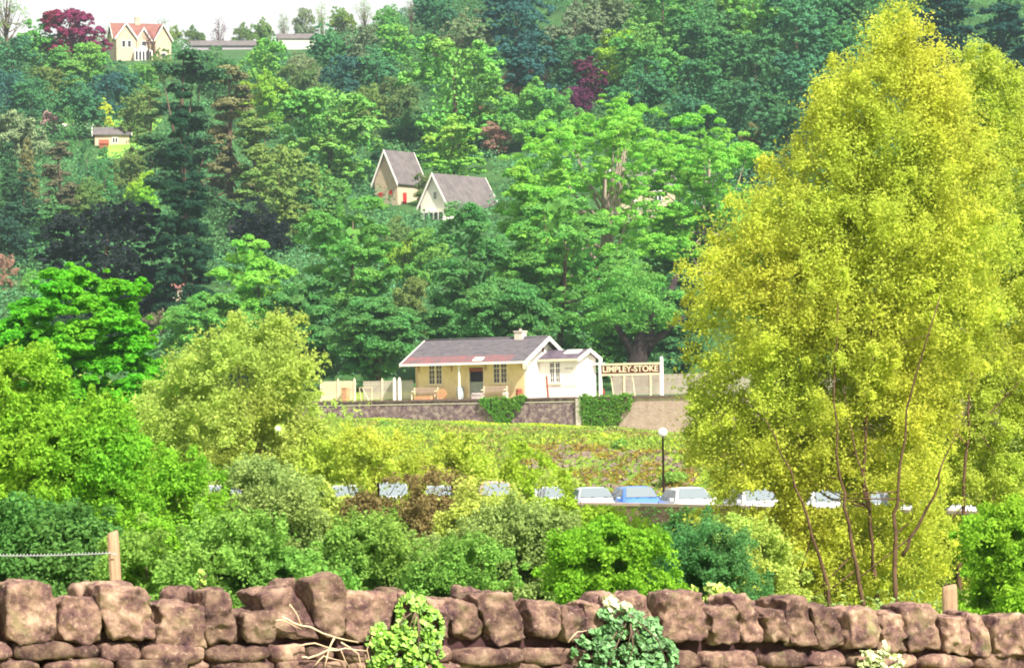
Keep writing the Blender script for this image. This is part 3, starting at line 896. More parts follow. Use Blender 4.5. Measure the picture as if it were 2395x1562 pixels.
near_tree("willow_bush", "pale lime bush beside the pale car left of the grey saloon", "bush", 82, 1235,
    [(1060, 1215, 1245), (1090, 1180, 1290), (1130, 1150, 1320), (1180, 1140, 1350), (1240, 1150, 1360)],
    'lime2', 170, 90, .105, (.14, .36), 34, fuzz=1.0, squash=1.0, up=.5, rnd=.9, shell=.3, depth=.6, hole=HOLE2, low=-.6)

SH = [
 # px, Y, rows, col, k, leaf, label
 (60, 56, [(890, 20, 70), (950, -20, 125), (1010, -60, 150), (1090, -80, 180), (1200, -80, 200), (1420, -80, 200)], 'haw', 260, .085, "tall loose yellow-green bush at the left edge in front of the maple"),
 (215, 48, [(1000, 180, 250), (1040, 90, 320), (1090, 20, 350), (1150, -20, 380), (1240, 0, 430), (1330, 40, 470), (1440, 60, 480)], 'haw', 420, .08, "large sunny hawthorn bush behind the left fence post"),
 (120, 37, [(1220, 60, 180), (1260, -40, 240), (1330, -60, 300), (1430, -60, 330)], 'ivyd', 330, .075, "dark ivy-covered thicket at the lower left behind the wire"),
 (410, 52, [(1145, 385, 430), (1180, 330, 470), (1240, 300, 480), (1330, 300, 500), (1440, 300, 500)], 'haw', 190, .08, "bright lime hawthorn spray left of the shady hollow"),
 (360, 35, [(1330, 300, 420), (1360, 260, 470), (1450, 240, 480)], 'shrub', 140, .065, "small green shrub between the second and third big coping stones"),
 (590, 58, [(1150, 560, 640), (1190, 480, 700), (1250, 450, 760), (1330, 450, 780), (1430, 460, 780)], 'shrub2', 300, .085, "grey-green bush under the grey willow"),
 (560, 41, [(1255, 530, 600), (1290, 490, 660), (1340, 470, 720), (1440, 470, 740)], 'shrub', 210, .07, "leafy green bush above the slanting coping stones on the left"),
 (760, 66, [(1170, 720, 800), (1200, 650, 860), (1270, 620, 900), (1400, 640, 900)], 'sallow', 220, .09, "dusty olive bush left of the rust-brown thicket"),
 (1010, 64, [(1150, 960, 1060), (1180, 880, 1150), (1240, 840, 1230), (1320, 860, 1230), (1400, 880, 1200)], 'rust', 210, .085, "rust-brown bramble thicket in the middle of the scrub"),
 (1130, 60, [(1170, 1100, 1160), (1200, 1060, 1220), (1260, 1040, 1260), (1380, 1050, 1260)], 'sallow', 160, .085, "olive bush growing through the rust-brown thicket"),
 (855, 46, [(1262, 820, 890), (1290, 780, 940), (1340, 760, 960), (1430, 760, 960)], 'shrub', 190, .07, "fresh green bush left of centre just above the wall"),
 (1060, 43, [(1320, 1020, 1090), (1345, 980, 1130), (1380, 960, 1150), (1440, 960, 1150)], 'shrub', 130, .065, "low green bush at centre behind the flat coping stones"),
 (1220, 50, [(1225, 1190, 1250), (1255, 1140, 1310), (1310, 1110, 1340), (1420, 1120, 1340)], 'shrub2', 230, .075, "grey-leaved bush right of the rust-brown thicket"),
 (1420, 62, [(1180, 1370, 1460), (1205, 1300, 1500), (1250, 1260, 1540), (1330, 1250, 1560), (1420, 1260, 1560)], 'lime2', 340, .09, "bright lime bush below the blue car"),
 (1420, 45, [(1265, 1380, 1460), (1300, 1320, 1520), (1350, 1290, 1550), (1430, 1290, 1550)], 'haw', 260, .07, "rounded mid-green bush just above the wall right of centre"),
 (1540, 68, [(1222, 1510, 1570), (1245, 1470, 1620), (1290, 1460, 1640), (1380, 1460, 1640)], 'ivyd', 180, .085, "dark green bush under the car park wall"),
 (1625, 52, [(1300, 1580, 1680), (1320, 1550, 1715), (1370, 1540, 1720), (1440, 1540, 1720)], 'tealh', 240, .06, "deep green bush left of the willow foot"),
 (1900, 66, [(1250, 1860, 1940), (1290, 1800, 2000), (1350, 1760, 2060), (1440, 1760, 2060)], 'shrub', 250, .085, "green bush at the foot of the willow stems"),
 (2140, 64, [(1300, 2100, 2200), (1340, 2060, 2260), (1440, 2040, 2280)], 'shrub', 160, .085, "green bush left of the right wooden post"),
 (2350, 46, [(1240, 2310, 2400), (1300, 2280, 2440), (1440, 2270, 2440)], 'haw', 180, .075, "yellow-green bush at the right edge above the wall"),
 (960, 50, [(1300, 930, 1000), (1330, 900, 1060), (1430, 890, 1060)], 'shrub2', 110, .07, "small olive bush in the gap left of the centre bush"),
 (1740, 56, [(1290, 1710, 1780), (1340, 1680, 1830), (1440, 1680, 1840)], 'sallow', 150, .08, "yellowish bush between the deep green bush and the willow stems"),
]
for i, (px, Y, rows, col, k, leaf, label) in enumerate(SH):
    near_tree("bush", label, "bush", Y, px, rows, col, 0, 80, leaf * .9, (.12, .34) if Y > 50 else (.09, .24), 60 + i, lobes=(int(k * .42), (.2, .7) if Y > 50 else (.15, .5), 15, 1.0), squash=1.1, up=.45, rnd=.85, shell=.15, depth=.8, hole=HOLE2, jit=.3, low=-.7, gaps=24, shoots=.4, fuzz=.7, nlimb=16, limbr=.03, bark='bark_red' if col == 'rust' else 'bark')
# low scrub that closes the ground between the bushes
r = np.random.default_rng(77)
n = 1500
Yr = r.uniform(38, 98, n); xr = r.uniform(-.2, .2, n) * Yr
cl = np.array([(x, y, terr(x, y) + r.uniform(.1, .9)) for x, y in zip(xr, Yr)])
v, va = clump_leaves(cl, r.uniform(.3, .8, n), 70, .12, .5, .8, .7, r)
o = link_mesh("undergrowth", leaf_mesh("undergrowth", v, [M['leaf']], va)); o.color = (*K['shrub2'], 1)
tag(o, "low tangled scrub covering the valley floor behind the wall", "undergrowth", None, "stuff")

# grass of the bank and the meadow under the platform wall
def strew(name, label, n, region, col, size, up, kind="stuff", ht=.1, seed=1, hgt=1.0, cat="grass", mask=None):
    r = np.random.default_rng(seed)
    pts = []
    while len(pts) < n:
        x = r.uniform(region[0], region[1]); s = r.uniform(region[2], region[3])
        y = lerp_tab(CARLINE, x) + s
        if st_local(x, y)[1] > -3.3: continue
        if mask and not mask(x, y, s, r): continue
        pts.append((x, y, terr(x, y) + r.uniform(0, ht)))
    p = np.array(pts)
    nr = r.normal(size=(n, 3)); nr[:, 2] = np.abs(nr[:, 2]) * .5 + up; nr /= np.linalg.norm(nr, axis=1)[:, None]
    v = leaf_arrays(p, nr, size, .5, r)
    o = link_mesh(name, leaf_mesh(name, v, [M['leaf']]))
    o.color = (*col, 1)
    return tag(o, label, cat, None, kind)
def nz2(x, y, s=.25, o=0): return noise.noise(Vector((x * s + o, y * s, 3.3 + o)))
def rocky(x, y, s): return (0.5 < x < 12 and 7.5 < s < 16.5) and (nz2(x, s * 1.0, .45) > -.18 - .0)
strew("grass", "lush yellow-green grass on the bank and meadow below the platform wall", 80000, (-13, 22, 8, 112), (0.44, 0.56, 0.065), .20, .35, seed=2, ht=.18, mask=lambda x, y, s, r: (not rocky(x, y, s) or r.uniform() < .2) and (nz2(x, y, .35, 9) > -.1 or r.uniform() < .35))
strew("rough_grass", "duller olive-green rough grass in patches over the bank", 60000, (-13, 22, 8, 60), (0.28, 0.38, 0.075), .22, .3, seed=12, ht=.28, mask=lambda x, y, s, r: (not rocky(x, y, s) or r.uniform() < .2) and (nz2(x, y, .35, 9) < .05 or r.uniform() < .25))
strew("dry_grass", "brownish dead stalks between the grass of the bank", 14000, (-13, 22, 8, 40), (0.30, 0.24, 0.10), .18, .1, seed=13, ht=.3, mask=lambda x, y, s, r: nz2(x, y, .5, 14) > .12)
strew("ground_plants", "orange-tinted creeping plants over the rocky bank behind the cars", 9000, (0, 13, 7.5, 17), (0.38, 0.27, 0.06), .12, .4, seed=3, ht=.15, cat="ground cover", mask=lambda x, y, s, r: rocky(x, y, s) and nz2(x, y, .9, 5) > -.05)
# loose stones of the rocky bank
r = random.Random(4)
mb = MB()
for _ in range(1500):
    x = r.uniform(.5, 12); s = r.uniform(7.5, 16.5)
    if not rocky(x, 0, s): continue
    y = lerp_tab(CARLINE, x) + s; z = terr(x, y); d = r.uniform(.04, .15)
    vs = [(x + r.uniform(-d, d) + d * a, y + d * b, z + d * c * .8) for a, b, c in ((-1, -1, -.5), (1, -1, -.5), (1, 1, -.5), (-1, 1, -.5), (-.6, -.6, .7), (.7, -.5, .6), (.6, .6, .7), (-.7, .6, .5))]
    mb.add(vs, [(0, 3, 2, 1), (4, 5, 6, 7), (0, 1, 5, 4), (1, 2, 6, 5), (2, 3, 7, 6), (3, 0, 4, 7)])
M['rock'] = mat("bank_rock", (0.12, 0.09, 0.07), .95, 3, (0.22, 0.17, 0.135))
tag(mb.build("rubble", M['rock']), "pinkish grey rubble showing through the bank behind the blue and white cars", "rubble", None, "stuff")
# dark scrub plants dotted on the bank
BP = [(905, 1012, 40, 150, 'shrub', "dark green bush on the meadow left of the platform ivy"), (1195, 1020, 28, 148, 'shrub2', "small grey-green bush high on the bank"), (1345, 1040, 38, 142, 'shrub2', "dark scrubby bush above the rocky part of the bank"),
      (1440, 1048, 34, 141, 'shrub2', "low grey-green scrub left of the lamp post on the bank"), (1500, 1065, 26, 139, 'shrub', "green bush close behind the lamp post"), (1580, 1120, 22, 127, 'shrub', "green clump of weeds behind the white hatchback"), (1450, 1095, 16, 134, 'shrub', "little green plant in the rocks above the blue car"),
      (1785, 1125, 26, 123, 'ivyd', "dark green bush behind the white car under the willow"), (1610, 1050, 40, 136, 'lime2', "lime bush right of the lamp post at the willow edge")]
for i, (px, top, hw, Y, col, lab) in enumerate(BP):
    q = P(px, top, Y); z0 = terr(q.x, Y)
    big_tree(px, top, hw, 'dome', col, None, Y, lab, nclump=40, leaf=.14, trunk=False, nl=80, cr=(.18, .4), seed=900 + i, name="bush", cat="bush")
# ------------------------------------------------------------------ building materials
def boards(name, c1, c2, pitch, axis=2, dark=(.3, .3, .3), rough=.7):
    """painted boarding / slates: thin joint lines from a repeating coordinate"""
    m = mat(name, c1, rough, 2.5, c2)
    n = m.node_tree; b = n.nodes["Principled BSDF"]
    t = n.nodes.new("ShaderNodeTexCoord"); sx = n.nodes.new("ShaderNodeSeparateXYZ")
    n.links.new(t.outputs['Object'], sx.inputs[0])
    dv = n.nodes.new("ShaderNodeMath"); dv.operation = 'DIVIDE'; dv.inputs[1].default_value = pitch
    n.links.new(sx.outputs[axis], dv.inputs[0])
    fr = n.nodes.new("ShaderNodeMath"); fr.operation = 'FRACT'; n.links.new(dv.outputs[0], fr.inputs[0])
    bp = n.nodes.new("ShaderNodeBump"); bp.inputs['Strength'].default_value = .8; bp.inputs['Distance'].default_value = .04
    n.links.new(fr.outputs[0], bp.inputs['Height']); n.links.new(bp.outputs[0], b.inputs['Normal'])
    return m
M['cream'] = boards("cream_boards", (0.82, 0.66, 0.36), (0.70, 0.54, 0.28), .22)
M['whitewall'] = boards("white_boards", (0.86, 0.83, 0.77), (0.80, 0.76, 0.70), .22)
M['whitepaint'] = mat("white_paint", (0.84, 0.81, 0.74), .5, 4, (0.76, 0.72, 0.66))
M['creampaint'] = mat("cream_paint", (0.80, 0.68, 0.46), .5, 4, (0.70, 0.58, 0.40))
M['slate'] = mat("slate", (0.07, 0.062, 0.075), .85, 1.6, (0.135, 0.115, 0.13), (0.10, 0.088, 0.10), bump=.5, bscale=9, stretch=(1, 3, 3))
M['slate_red'] = mat("red_moss_slate", (0.22, 0.085, 0.09), .8, 1.8, (0.12, 0.09, 0.10), bump=.4, bscale=9)
M['slate_dark'] = mat("dark_slate", (0.07, 0.05, 0.075), .7, 2, (0.13, 0.10, 0.13), bump=.4, bscale=9)
M['brown_frame'] = mat("brown_paint", (0.10, 0.035, 0.02), .5)
M['glass'] = mat("dark_glass", (0.03, 0.03, 0.04), .12, spec=.6)
M['greydoor'] = boards("grey_green_boards", (0.24, 0.27, 0.22), (0.30, 0.32, 0.27), .16, 0)
M['dark'] = mat("black_fittings_and_shade", (0.02, 0.018, 0.025), .9)
M['timber'] = mat("weathered_timber", (0.30, 0.17, 0.10), .85, 3, (0.45, 0.30, 0.19), bump=.3, bscale=20, stretch=(3, 3, .4))
M['redwood'] = mat("red_brown_timber", (0.22, 0.05, 0.035), .8, 5, (0.30, 0.09, 0.05))
M['benchwood'] = mat("grey_bench_timber", (0.33, 0.24, 0.18), .8, 6, (0.42, 0.32, 0.25))
M['orange'] = mat("orange_timber", (0.42, 0.20, 0.09), .8, 5, (0.52, 0.32, 0.18))
M['brick_purple'] = mat("purple_grey_masonry", (0.10, 0.055, 0.075), .95, 2.6, (0.36, 0.28, 0.25), (0.20, 0.135, 0.15), bump=.9, bscale=5)
M['brick_pink'] = mat("pinkish_masonry", (0.38, 0.26, 0.23), .95, 2, (0.48, 0.36, 0.31), bump=.8, bscale=5)
M['copingdark'] = mat("dark_edging", (0.12, 0.07, 0.085), .9, 3, (0.20, 0.13, 0.13))
M['stonepale'] = mat("pale_stone", (0.52, 0.44, 0.40), .9, 3, (0.62, 0.54, 0.48))
M['signbrown'] = mat("sign_brown", (0.12, 0.03, 0.022), .5)
M['lightgrey'] = mat("grey_bin", (0.30, 0.36, 0.36), .6)

# ------------------------------------------------------------------ station
def at(name_): pass
ST = empty("station_building", ST_O, -ST_A, "single-storey cream and white boarded station building with long slate roof, chimney and white gable", "station")
W, D = 10.75, 5.2          # front length, depth
EZ, OV, SL = 2.82, 1.2, 0.535
wallz = EZ + OV * SL
def gable_poly(y0, y1, zb, ze, rz): return [(y0, zb), (y1, zb), (y1, ze), ((y0 + y1) / 2, rz), (y0, ze)]
RZ = wallz + D / 2 * SL
mb = MB()
# front wall as piers round the openings
ops = [(-9.50, -8.15, 1.22, 2.92), (-5.55, -4.05, 0.0, 2.55), (-3.18, -1.83, 1.22, 2.92)]
x = -W
for a, b_, z0, z1 in ops:
    mb.box(x, a, 0, .22, 0, wallz - .03)
    if z0 > 0: mb.box(a, b_, 0, .22, 0, z0)
    mb.box(a, b_, 0, .22, z1, wallz - .03)
    x = b_
mb.box(x, -.2, 0, .22, 0, wallz - .03)
mb.box(-W, -.2, D - .2, D, 0, wallz - .03)
mb.box(-W + .003, -W + .22, .22, D - .2, 0, wallz - .03)
mb.build("wall", M['cream'], ST)
mb = MB(); mb.prism(gable_poly(0.003, D - .003, 0, wallz - .05, RZ - .05), 'x', -.2, .01)
mb.build("end_wall", M['whitewall'], ST)
mb = MB(); mb.prism([(0.22, wallz - .03), (D - .2, wallz - .03), (D / 2, RZ - .1)], 'x', -W + .02, -W + .2)
mb.build("gable_wall", M['cream'], ST)
xl, xr = -W - .75, .62
def slope(mb, x0, x1, yc, half, rz, dz, thick=.1, mi=0, side=-1, t0=0.0, t1=1.0):
    """roof slope from ridge (t=0) to eave (t=1)"""
    a = (yc + side * half * t0, rz - dz * t0); b = (yc + side * half * t1, rz - dz * t1)
    mb.prism([a, b, (b[0], b[1] + thick), (a[0], a[1] + thick)], 'x', x0, x1, mi)
H2 = D / 2 + OV; DZ = H2 * SL
mb = MB()
slope(mb, xl, xr, D / 2, H2, RZ, DZ, .1, 0, -1, 0, .70)
slope(mb, xl, xr, D / 2, H2, RZ, DZ, .1, 0, 1)
rf = mb.build("roof", M['slate'], ST)
mb = MB(); slope(mb, xl, xr - 1.5, D / 2, H2, RZ, DZ, .1, 0, -1, .702, 1.0)
o = mb.build("roof_edge_band", M['slate_red'], ST); o['label'] = "reddish mossy lower strip of the slate roof"
mb = MB(); slope(mb, xr - 1.498, xr, D / 2, H2, RZ, DZ, .1, 0, -1, .702, 1.0)
mb.build("roof_corner", M['slate'], ST)
mb = MB(); slope(mb, -4.6, -3.7, D / 2, H2, RZ + .11, DZ, .03, 0, -1, .80, .93)
o = mb.build("roof_patch", M['whitepaint'], ST); o['label'] = "pale repair patch on the lower roof"
mb = MB(); mb.tube([(xl, D / 2, RZ + .12), (xr, D / 2, RZ + .12)], .08, 8); mb.build("ridge_tiles", M['slate'], rf)
mb = MB(); mb.prism([(D / 2 - .35, 0), (D / 2 + .35, 0), (D / 2 + .35, .75), (D / 2 - .35, .75)], 'x', -2.5, -1.75)
mb.box(-2.56, -1.69, D / 2 - .41, D / 2 + .41, .752, .85); mb.lathe([(.13, 0), (.11, .16), (.14, .18), (.08, .18)], (-2.12, D / 2, .85), 10)
ch = mb.build("chimney", M['stonepale'], rf, (0, 0, RZ - .2))
# barge boards
def barge(name, x, yc, half, rz, dz, parent, wd=.32, side=(-1, 1)):
    mb = MB()
    for s_ in side:
        mb.prism([(yc, rz + .14), (yc + s_ * (half + .05), rz + .14 - dz), (yc + s_ * (half + .05), rz + .14 - dz - wd), (yc, rz + .14 - wd)], 'x', x, x + .06)
    return mb.build(name, M['whitepaint'], parent)
barge("barge_board", xr + .003, D / 2, H2, RZ, DZ, ST, .34)
barge("barge_board", xl - .063, D / 2, H2, RZ, DZ, ST, .30)
mb = MB(); mb.box(xl, xr, D / 2 - H2 - .14, D / 2 - H2 - .02, EZ - .06, EZ + .12); mb.build("gutter", M['whitepaint'], ST)
mb = MB(); mb.box(xl + .05, xr - .05, D / 2 - H2 + .02, -.004, EZ - .02, EZ + .02); mb.build("soffit", M['creampaint'], ST)
for xb in (-W + .3, -7.2, -3.9, -.35):
    mb = MB()
    mb.prism([(-.02, wallz - 1.2), (-.02, wallz - .65), (-.9, wallz - .65), (-.9, wallz - .75), (-.12, wallz - .75)], 'x', xb - .05, xb + .05)
    mb.build("canopy_bracket", M['orange'], ST)
mb = MB(); mb.box(xr - .16, xr + .02, -1.32, -.75, EZ - .28, EZ - .08); mb.box(xr - .16, xr + .02, -1.3, -1.18, EZ - .5, EZ - .1); mb.build("gutter_end", M['creampaint'], ST)
mb = MB(); mb.tube([(-W + .08, -.1, 0), (-W + .08, -.1, 2.9), (-W + .08, -1.2, EZ)], .05, 8); mb.build("downpipe", M['creampaint'], ST)
def front_window(xc, w_, z0, z1, y, fm, parent, trans=.72, cols=2, name="window"):
    """pair of casements under top lights, standing in a wall whose face is the plane y"""
    mb = MB(); f = .07
    x0, x1 = xc - w_ / 2, xc + w_ / 2; zt = z0 + (z1 - z0) * trans
    yf0, yf1 = y - .035, y + .10
    mb.box(x0, x0 + f, yf0, yf1, z0, z1); mb.box(x1 - f, x1, yf0, yf1, z0, z1)
    mb.box(x0 + f, x1 - f, yf0, yf1, z0, z0 + f); mb.box(x0 + f, x1 - f, yf0, yf1, z1 - f, z1)
    mb.box(x0 + f, x1 - f, yf0 + .01, yf1, zt - f / 2, zt + f / 2)
    mb.box(xc - .09, xc + .09, yf0 + .012, yf1, z0 + f, zt - f / 2); mb.box(xc - .09, xc + .09, yf0 + .012, yf1, zt + f / 2, z1 - f)
    wn = mb.build(name, fm, parent)
    gb = MB()
    for a, b_ in ((x0 + f, xc - .09), (xc + .09, x1 - f)):
        m_ = (a + b_) / 2
        gb.box(m_ - .018, m_ + .018, y - .012, y + .03, z0 + f, zt - f / 2); gb.box(m_ - .018, m_ + .018, y - .012, y + .03, zt + f / 2, z1 - f)
        for t in (1 / 3, 2 / 3):
            zz = z0 + f + (zt - z0 - 1.5 * f) * t
            gb.box(a, b_, y - .008, y + .028, zz - .018, zz + .018)
    gb.build("glazing_bars", fm, wn)
    pb = MB(); pb.box(x0 + f, x1 - f, y + .035, y + .05, z0 + f, z1 - f); pb.build("pane", M['glass'], wn)
    sb = MB(); sb.box(x0 - .08, x1 + .08, y - .12, y - .002, z0 - .09, z0 - .003); sb.build("sill", M['creampaint'], wn)
    return wn
front_window(-8.825, 1.35, 1.22, 2.92, .02, M['creampaint'], ST)
front_window(-2.505, 1.35, 1.22, 2.92, .02, M['creampaint'], ST)
mb = MB(); mb.box(-5.47, -4.13, .06, .10, .02, 1.38); dr = mb.build("door", M['greydoor'], ST)
mb = MB(); mb.box(-5.47, -4.13, .10, .14, 1.40, 2.2); mb.build("opening_shade", M['dark'], dr)  # near-black panel painted as the unlit inside above the half door
mb = MB(); mb.box(-5.47, -4.13, -.06, .1, 2.22, 2.5); mb.build("lintel_panel", M['redwood'], dr)
mb = MB(); mb.box(-5.55, -5.47, -.04, .2, 0, 2.55); mb.box(-4.13, -4.05, -.04, .2, 0, 2.55); mb.build("door_frame", M['creampaint'], dr)
mb = MB(); mb.tube([(-4.35, .03, 1.0), (-4.35, -.03, 1.0), (-4.25, -.03, 1.0)], .02, 6); mb.build("handle", M['dark'], dr)
mb = MB(); mb.box(-5.85, -5.73, -1.12, -1.0, 0, EZ - .02); mb.build("canopy_post", M['whitepaint'], ST)
# gable vent and timber
mb = MB(); mb.box(.012, .03, D / 2 - .16, D / 2 + .16, RZ - 1.15, RZ - .75); mb.build("gable_vent", M['brown_frame'], ST)
# wing
wx0, wx1, wy0, wy1 = .012, 3.55, 1.95, 5.05
wE = 3.12; ws = .42; wyc = (wy0 + wy1) / 2; wR = wE + (wy1 - wy0) / 2 * ws
mb = MB()
mb.box(wx0, 1.0, wy0, wy0 + .15, 0, wE); mb.box(1.0, 2.05, wy0, wy0 + .15, 0, 1.15); mb.box(1.0, 2.05, wy0, wy0 + .15, 2.85, wE); mb.box(2.05, wx1 - .15, wy0, wy0 + .15, 0, wE)
mb.prism(gable_poly(wy0 + .002, wy1, 0, wE, wR), 'x', wx1 - .15, wx1)
wing = mb.build("side_wing", M['whitewall'], ST)
wH = (wy1 - wy0) / 2 + .28; wD = wH * ws
mb = MB(); slope(mb, .015, wx1 + .38, wyc, wH, wR + .02, wD, .08, 0, -1); slope(mb, .015, wx1 + .38, wyc, wH, wR + .02, wD, .08, 0, 1)
wr = mb.build("wing_roof", M['slate_dark'], wing)
mb = MB(); slope(mb, 1.9, 3.3, wyc, wH, wR + .105, wD, .03, 0, -1, .05, .45)
o = mb.build("skylight", M['whitepaint'], wing)
barge("wing_barge_board", wx1 + .383, wyc, wH, wR + .02, wD, wing, .3)
mb = MB(); mb.box(.1, wx1 + .36, wyc - wH - .12, wyc - wH - .01, wR - wD - .08, wR - wD + .09); mb.build("wing_gutter", M['creampaint'], wing)
mb = MB(); mb.box(wx1 - .05, wx1 + .75, wy1 - .6, wy1 + .2, wE - .52, wE - .36); mb.build("lamp_hood", M['whitepaint'], ST)
front_window(1.525, 1.05, 1.15, 2.85, wy0 + .01, M['whitepaint'], ST)
mb = MB(); mb.box(2.5, 2.85, wy0 - .03, wy0 - .004, 2.25, 2.38); mb.box(2.95, 3.2, wy0 - .03, wy0 - .004, 2.25, 2.38); mb.build("notice_plate", M['stonepale'], ST)
mb = MB(); mb.box(.05, wx1, wy0 - .02, wy0 - .003, .86, .93); mb.build("dado_rail", M['stonepale'], ST)

def on_plat(lx, ly, z=0):
    c, s_ = math.cos(-ST_A), math.sin(-ST_A)
    return Vector((ST_O.x + lx * c - ly * s_, ST_O.y + lx * s_ + ly * c, ST_O.z + z))

# platform: retaining wall, deck
PX0, PX1 = -27, 42
def wall_base(lx):
    p = on_plat(lx, -3.0); return lerp_tab(BASEZ, p.x) - ST_O.z - .5
pw = empty("platform_wall", ST_O, -ST_A, "long purple-grey masonry wall carrying the station platform", "platform wall")
def wall_run(x0, x1, y0=-3.0, y1=-2.6, top=-.16):
    mb = MB(); n = 14
    for i in range(n):
        a, b_ = x0 + (x1 - x0) * i / n, x0 + (x1 - x0) * (i + 1) / n
        mb.prism([(a, wall_base(a)), (b_, wall_base(b_)), (b_, top), (a, top)], 'y', y0, y1)
    return mb
XS = on_plat(0, 0)
wall_run(PX0, 6.45).build("wall", M['brick_purple'], pw)
o = wall_run(6.95, PX1).build("wall", M['brick_pink'], pw); o['label'] = "paler pinkish stretch of the platform wall right of the pier"
mb = MB(); mb.prism([(6.45, wall_base(6.7)), (6.95, wall_base(6.7)), (6.95, -.16), (6.45, -.16)], 'y', -3.15, -2.6); mb.build("pier", M['stonepale'], pw)
mb = MB(); mb.box(PX0, PX1, -3.12, -2.4, -.155, -.02); mb.build("edging", M['copingdark'], pw)
mb = MB(); mb.box(PX0, 6.3, -3.04, -3.002, -.42, -.34); mb.build("string_course", M['stonepale'], pw)
mb = MB(); mb.box(PX0, PX1, -2.55, 8.6, -.35, -.024)
deck = mb.build("platform_deck", M['ballast']); deck.location = ST_O; deck.rotation_euler = (0, 0, -ST_A); tag(deck, kind="structure")

# ivy on the platform wall
def flat_ivy(label, fn, n, seed):
    r_ = random.Random(seed); pts = []
    while len(pts) < n:
        x_ = r_.uniform(-3, 12); z_ = r_.uniform(-3.2, .25)
        if fn(x_, z_): pts.append((x_, -3.05 - r_.uniform(0, .22), z_))
    p = np.array([on_plat(a, b_, c_) - ST_O for a, b_, c_ in pts])
    rg = np.random.default_rng(seed)
    nr = np.tile(np.array([-math.sin(ST_A), -math.cos(ST_A), .5]), (len(p), 1)) + rg.normal(size=(len(p), 3)) * .5
    nr /= np.linalg.norm(nr, axis=1)[:, None]
    o = link_mesh("ivy", leaf_mesh("ivy", leaf_arrays(p, nr, .16, .7, rg), [M['leaf']]), None, ST_O)
    o.color = (0.15, 0.34, 0.05, 1)
    return tag(o, label, "ivy")
nzz = lambda x_, z_: noise.noise(Vector((x_ * 1.2, z_ * 1.2, 1))) * .7 + noise.noise(Vector((x_ * 4, z_ * 4, 2))) * .45
flat_ivy("triangular hanging patch of green ivy on the purple platform wall", lambda x_, z_: -2.4 + max(0, (-.3 - z_)) * .75 + nzz(x_, z_) < x_ < 1.75 - max(0, (-.3 - z_)) * 1.1 + nzz(z_, x_) and z_ > -2.3 and z_ < .1 + nzz(x_, 3) * .4 and noise.noise(Vector((x_ * 2.5, z_ * 2.5, 5))) > -.28, 3400, 1)
flat_ivy("square mat of green ivy on the platform wall beside the pale pier", lambda x_, z_: 6.9 + nzz(x_, z_) * .5 < x_ < 11.6 - max(0, (-.3 - z_)) * .7 + nzz(z_, x_) and z_ < .12 + nzz(x_, 3) * .4 and noise.noise(Vector((x_ * 2.5, z_ * 2.5, 5))) > -.28, 5400, 2)

# fences
def fence(lx0, lx1, ly, h, label, posts, m, pitch=.115, wdt=.07):
    root = empty("picket_fence", on_plat(lx0, ly), -ST_A, label, "fence")
    L = lx1 - lx0; mb = MB(); x_ = .05
    while x_ < L:
        mb.prism([(x_, .08), (x_ + wdt, .08), (x_ + wdt, h - .06), (x_ + wdt / 2, h), (x_, h - .06)], 'y', -.012, .012); x_ += pitch
    mb.build("palings", m, root)
    mb = MB(); mb.box(0, L, .014, .07, .32, .40); mb.box(0, L, .014, .07, h - .32, h - .24); mb.build("rail", m, root)
    for p_ in posts:
        mb = MB(); t = p_ - lx0; mb.box(t - .06, t + .06, -.06, .075, 0, h + .10); mb.lathe([(.07, 0), (.0, .12)], (t, 0, h + .10), 4); mb.build("post", M['creampaint'], root)
    return root
M['paling'] = mat("grey_palings", (0.42, 0.36, 0.30), .8, 2, (0.52, 0.46, 0.38))
def lxof(px): return (px - 1232) / 24.4
fence(lxof(752), lxof(842), -1.2, 1.7, "cream paling fence at the far left end of the platform", [lxof(754), lxof(797), lxof(838)], M['creampaint'], .14, .095)
fence(lxof(842), lxof(966), -.2, 1.65, "grey-brown paling fence on the platform next to the station's left wall", [lxof(890)], M['paling'])
fence(lxof(1396), lxof(1640), 2.2, 1.7, "long grey paling fence behind the station name board", [lxof(1423), lxof(1482), lxof(1600), lxof(1637)], M['paling'])
fence(lxof(1640), lxof(1900), 2.2, 1.7, "grey paling fence running on behind the willow", [lxof(1720), lxof(1800)], M['paling'])
for px_, lb in ((932, "left white gate post beside the station"), (944, "right white gate post beside the station")):
    g0 = empty("gate_post", on_plat(lxof(px_), -.9), -ST_A, lb, "post", "white gate posts")
    mb = MB(); mb.box(-.1, .1, -.1, .1, 0, 1.75); mb.build("post", M['whitepaint'], g0)
    mb = MB(); mb.lathe([(.14, 0), (.14, .05), (0, .2)], (0, 0, 1.75), 4); mb.build("cap", M['whitepaint'], g0)

# name board
sg = empty("station_name_board", on_plat(lxof(1397), .3), -ST_A, "wide brown station name board with cream letters LIMPLEY-STOKE on white posts", "sign")
LW = lxof(1531) - lxof(1397)
mb = MB(); mb.box(0, LW, -.04, .04, 1.78, 2.44); bd = mb.build("board", M['signbrown'], sg)
mb = MB(); mb.box(-.05, LW, -.09, .07, 2.443, 2.60); mb.box(-.05, LW, -.07, .07, 1.63, 1.777); mb.build("board_frame", M['creampaint'], bd)
cu = bpy.data.curves.new("lettering", 'FONT'); cu.body = "LIMPLEY-STOKE"; cu.size = .62; cu.extrude = .012; cu.offset = .014
cu.align_x = 'CENTER'; cu.align_y = 'CENTER'; cu.space_character = 1.0
cu.materials.append(M['creampaint'])
fo = bpy.data.objects.new("lettering", cu); COL.objects.link(fo); fo.parent = bd; fo.location = (LW / 2, -.056, 2.11); fo.rotation_euler = (math.pi / 2, 0, 0)
bpy.context.view_layer.update()
me_ = bpy.data.meshes.new_from_object(fo.evaluated_get(bpy.context.evaluated_depsgraph_get()))
fd = fo.dimensions.copy(); bpy.data.objects.remove(fo)
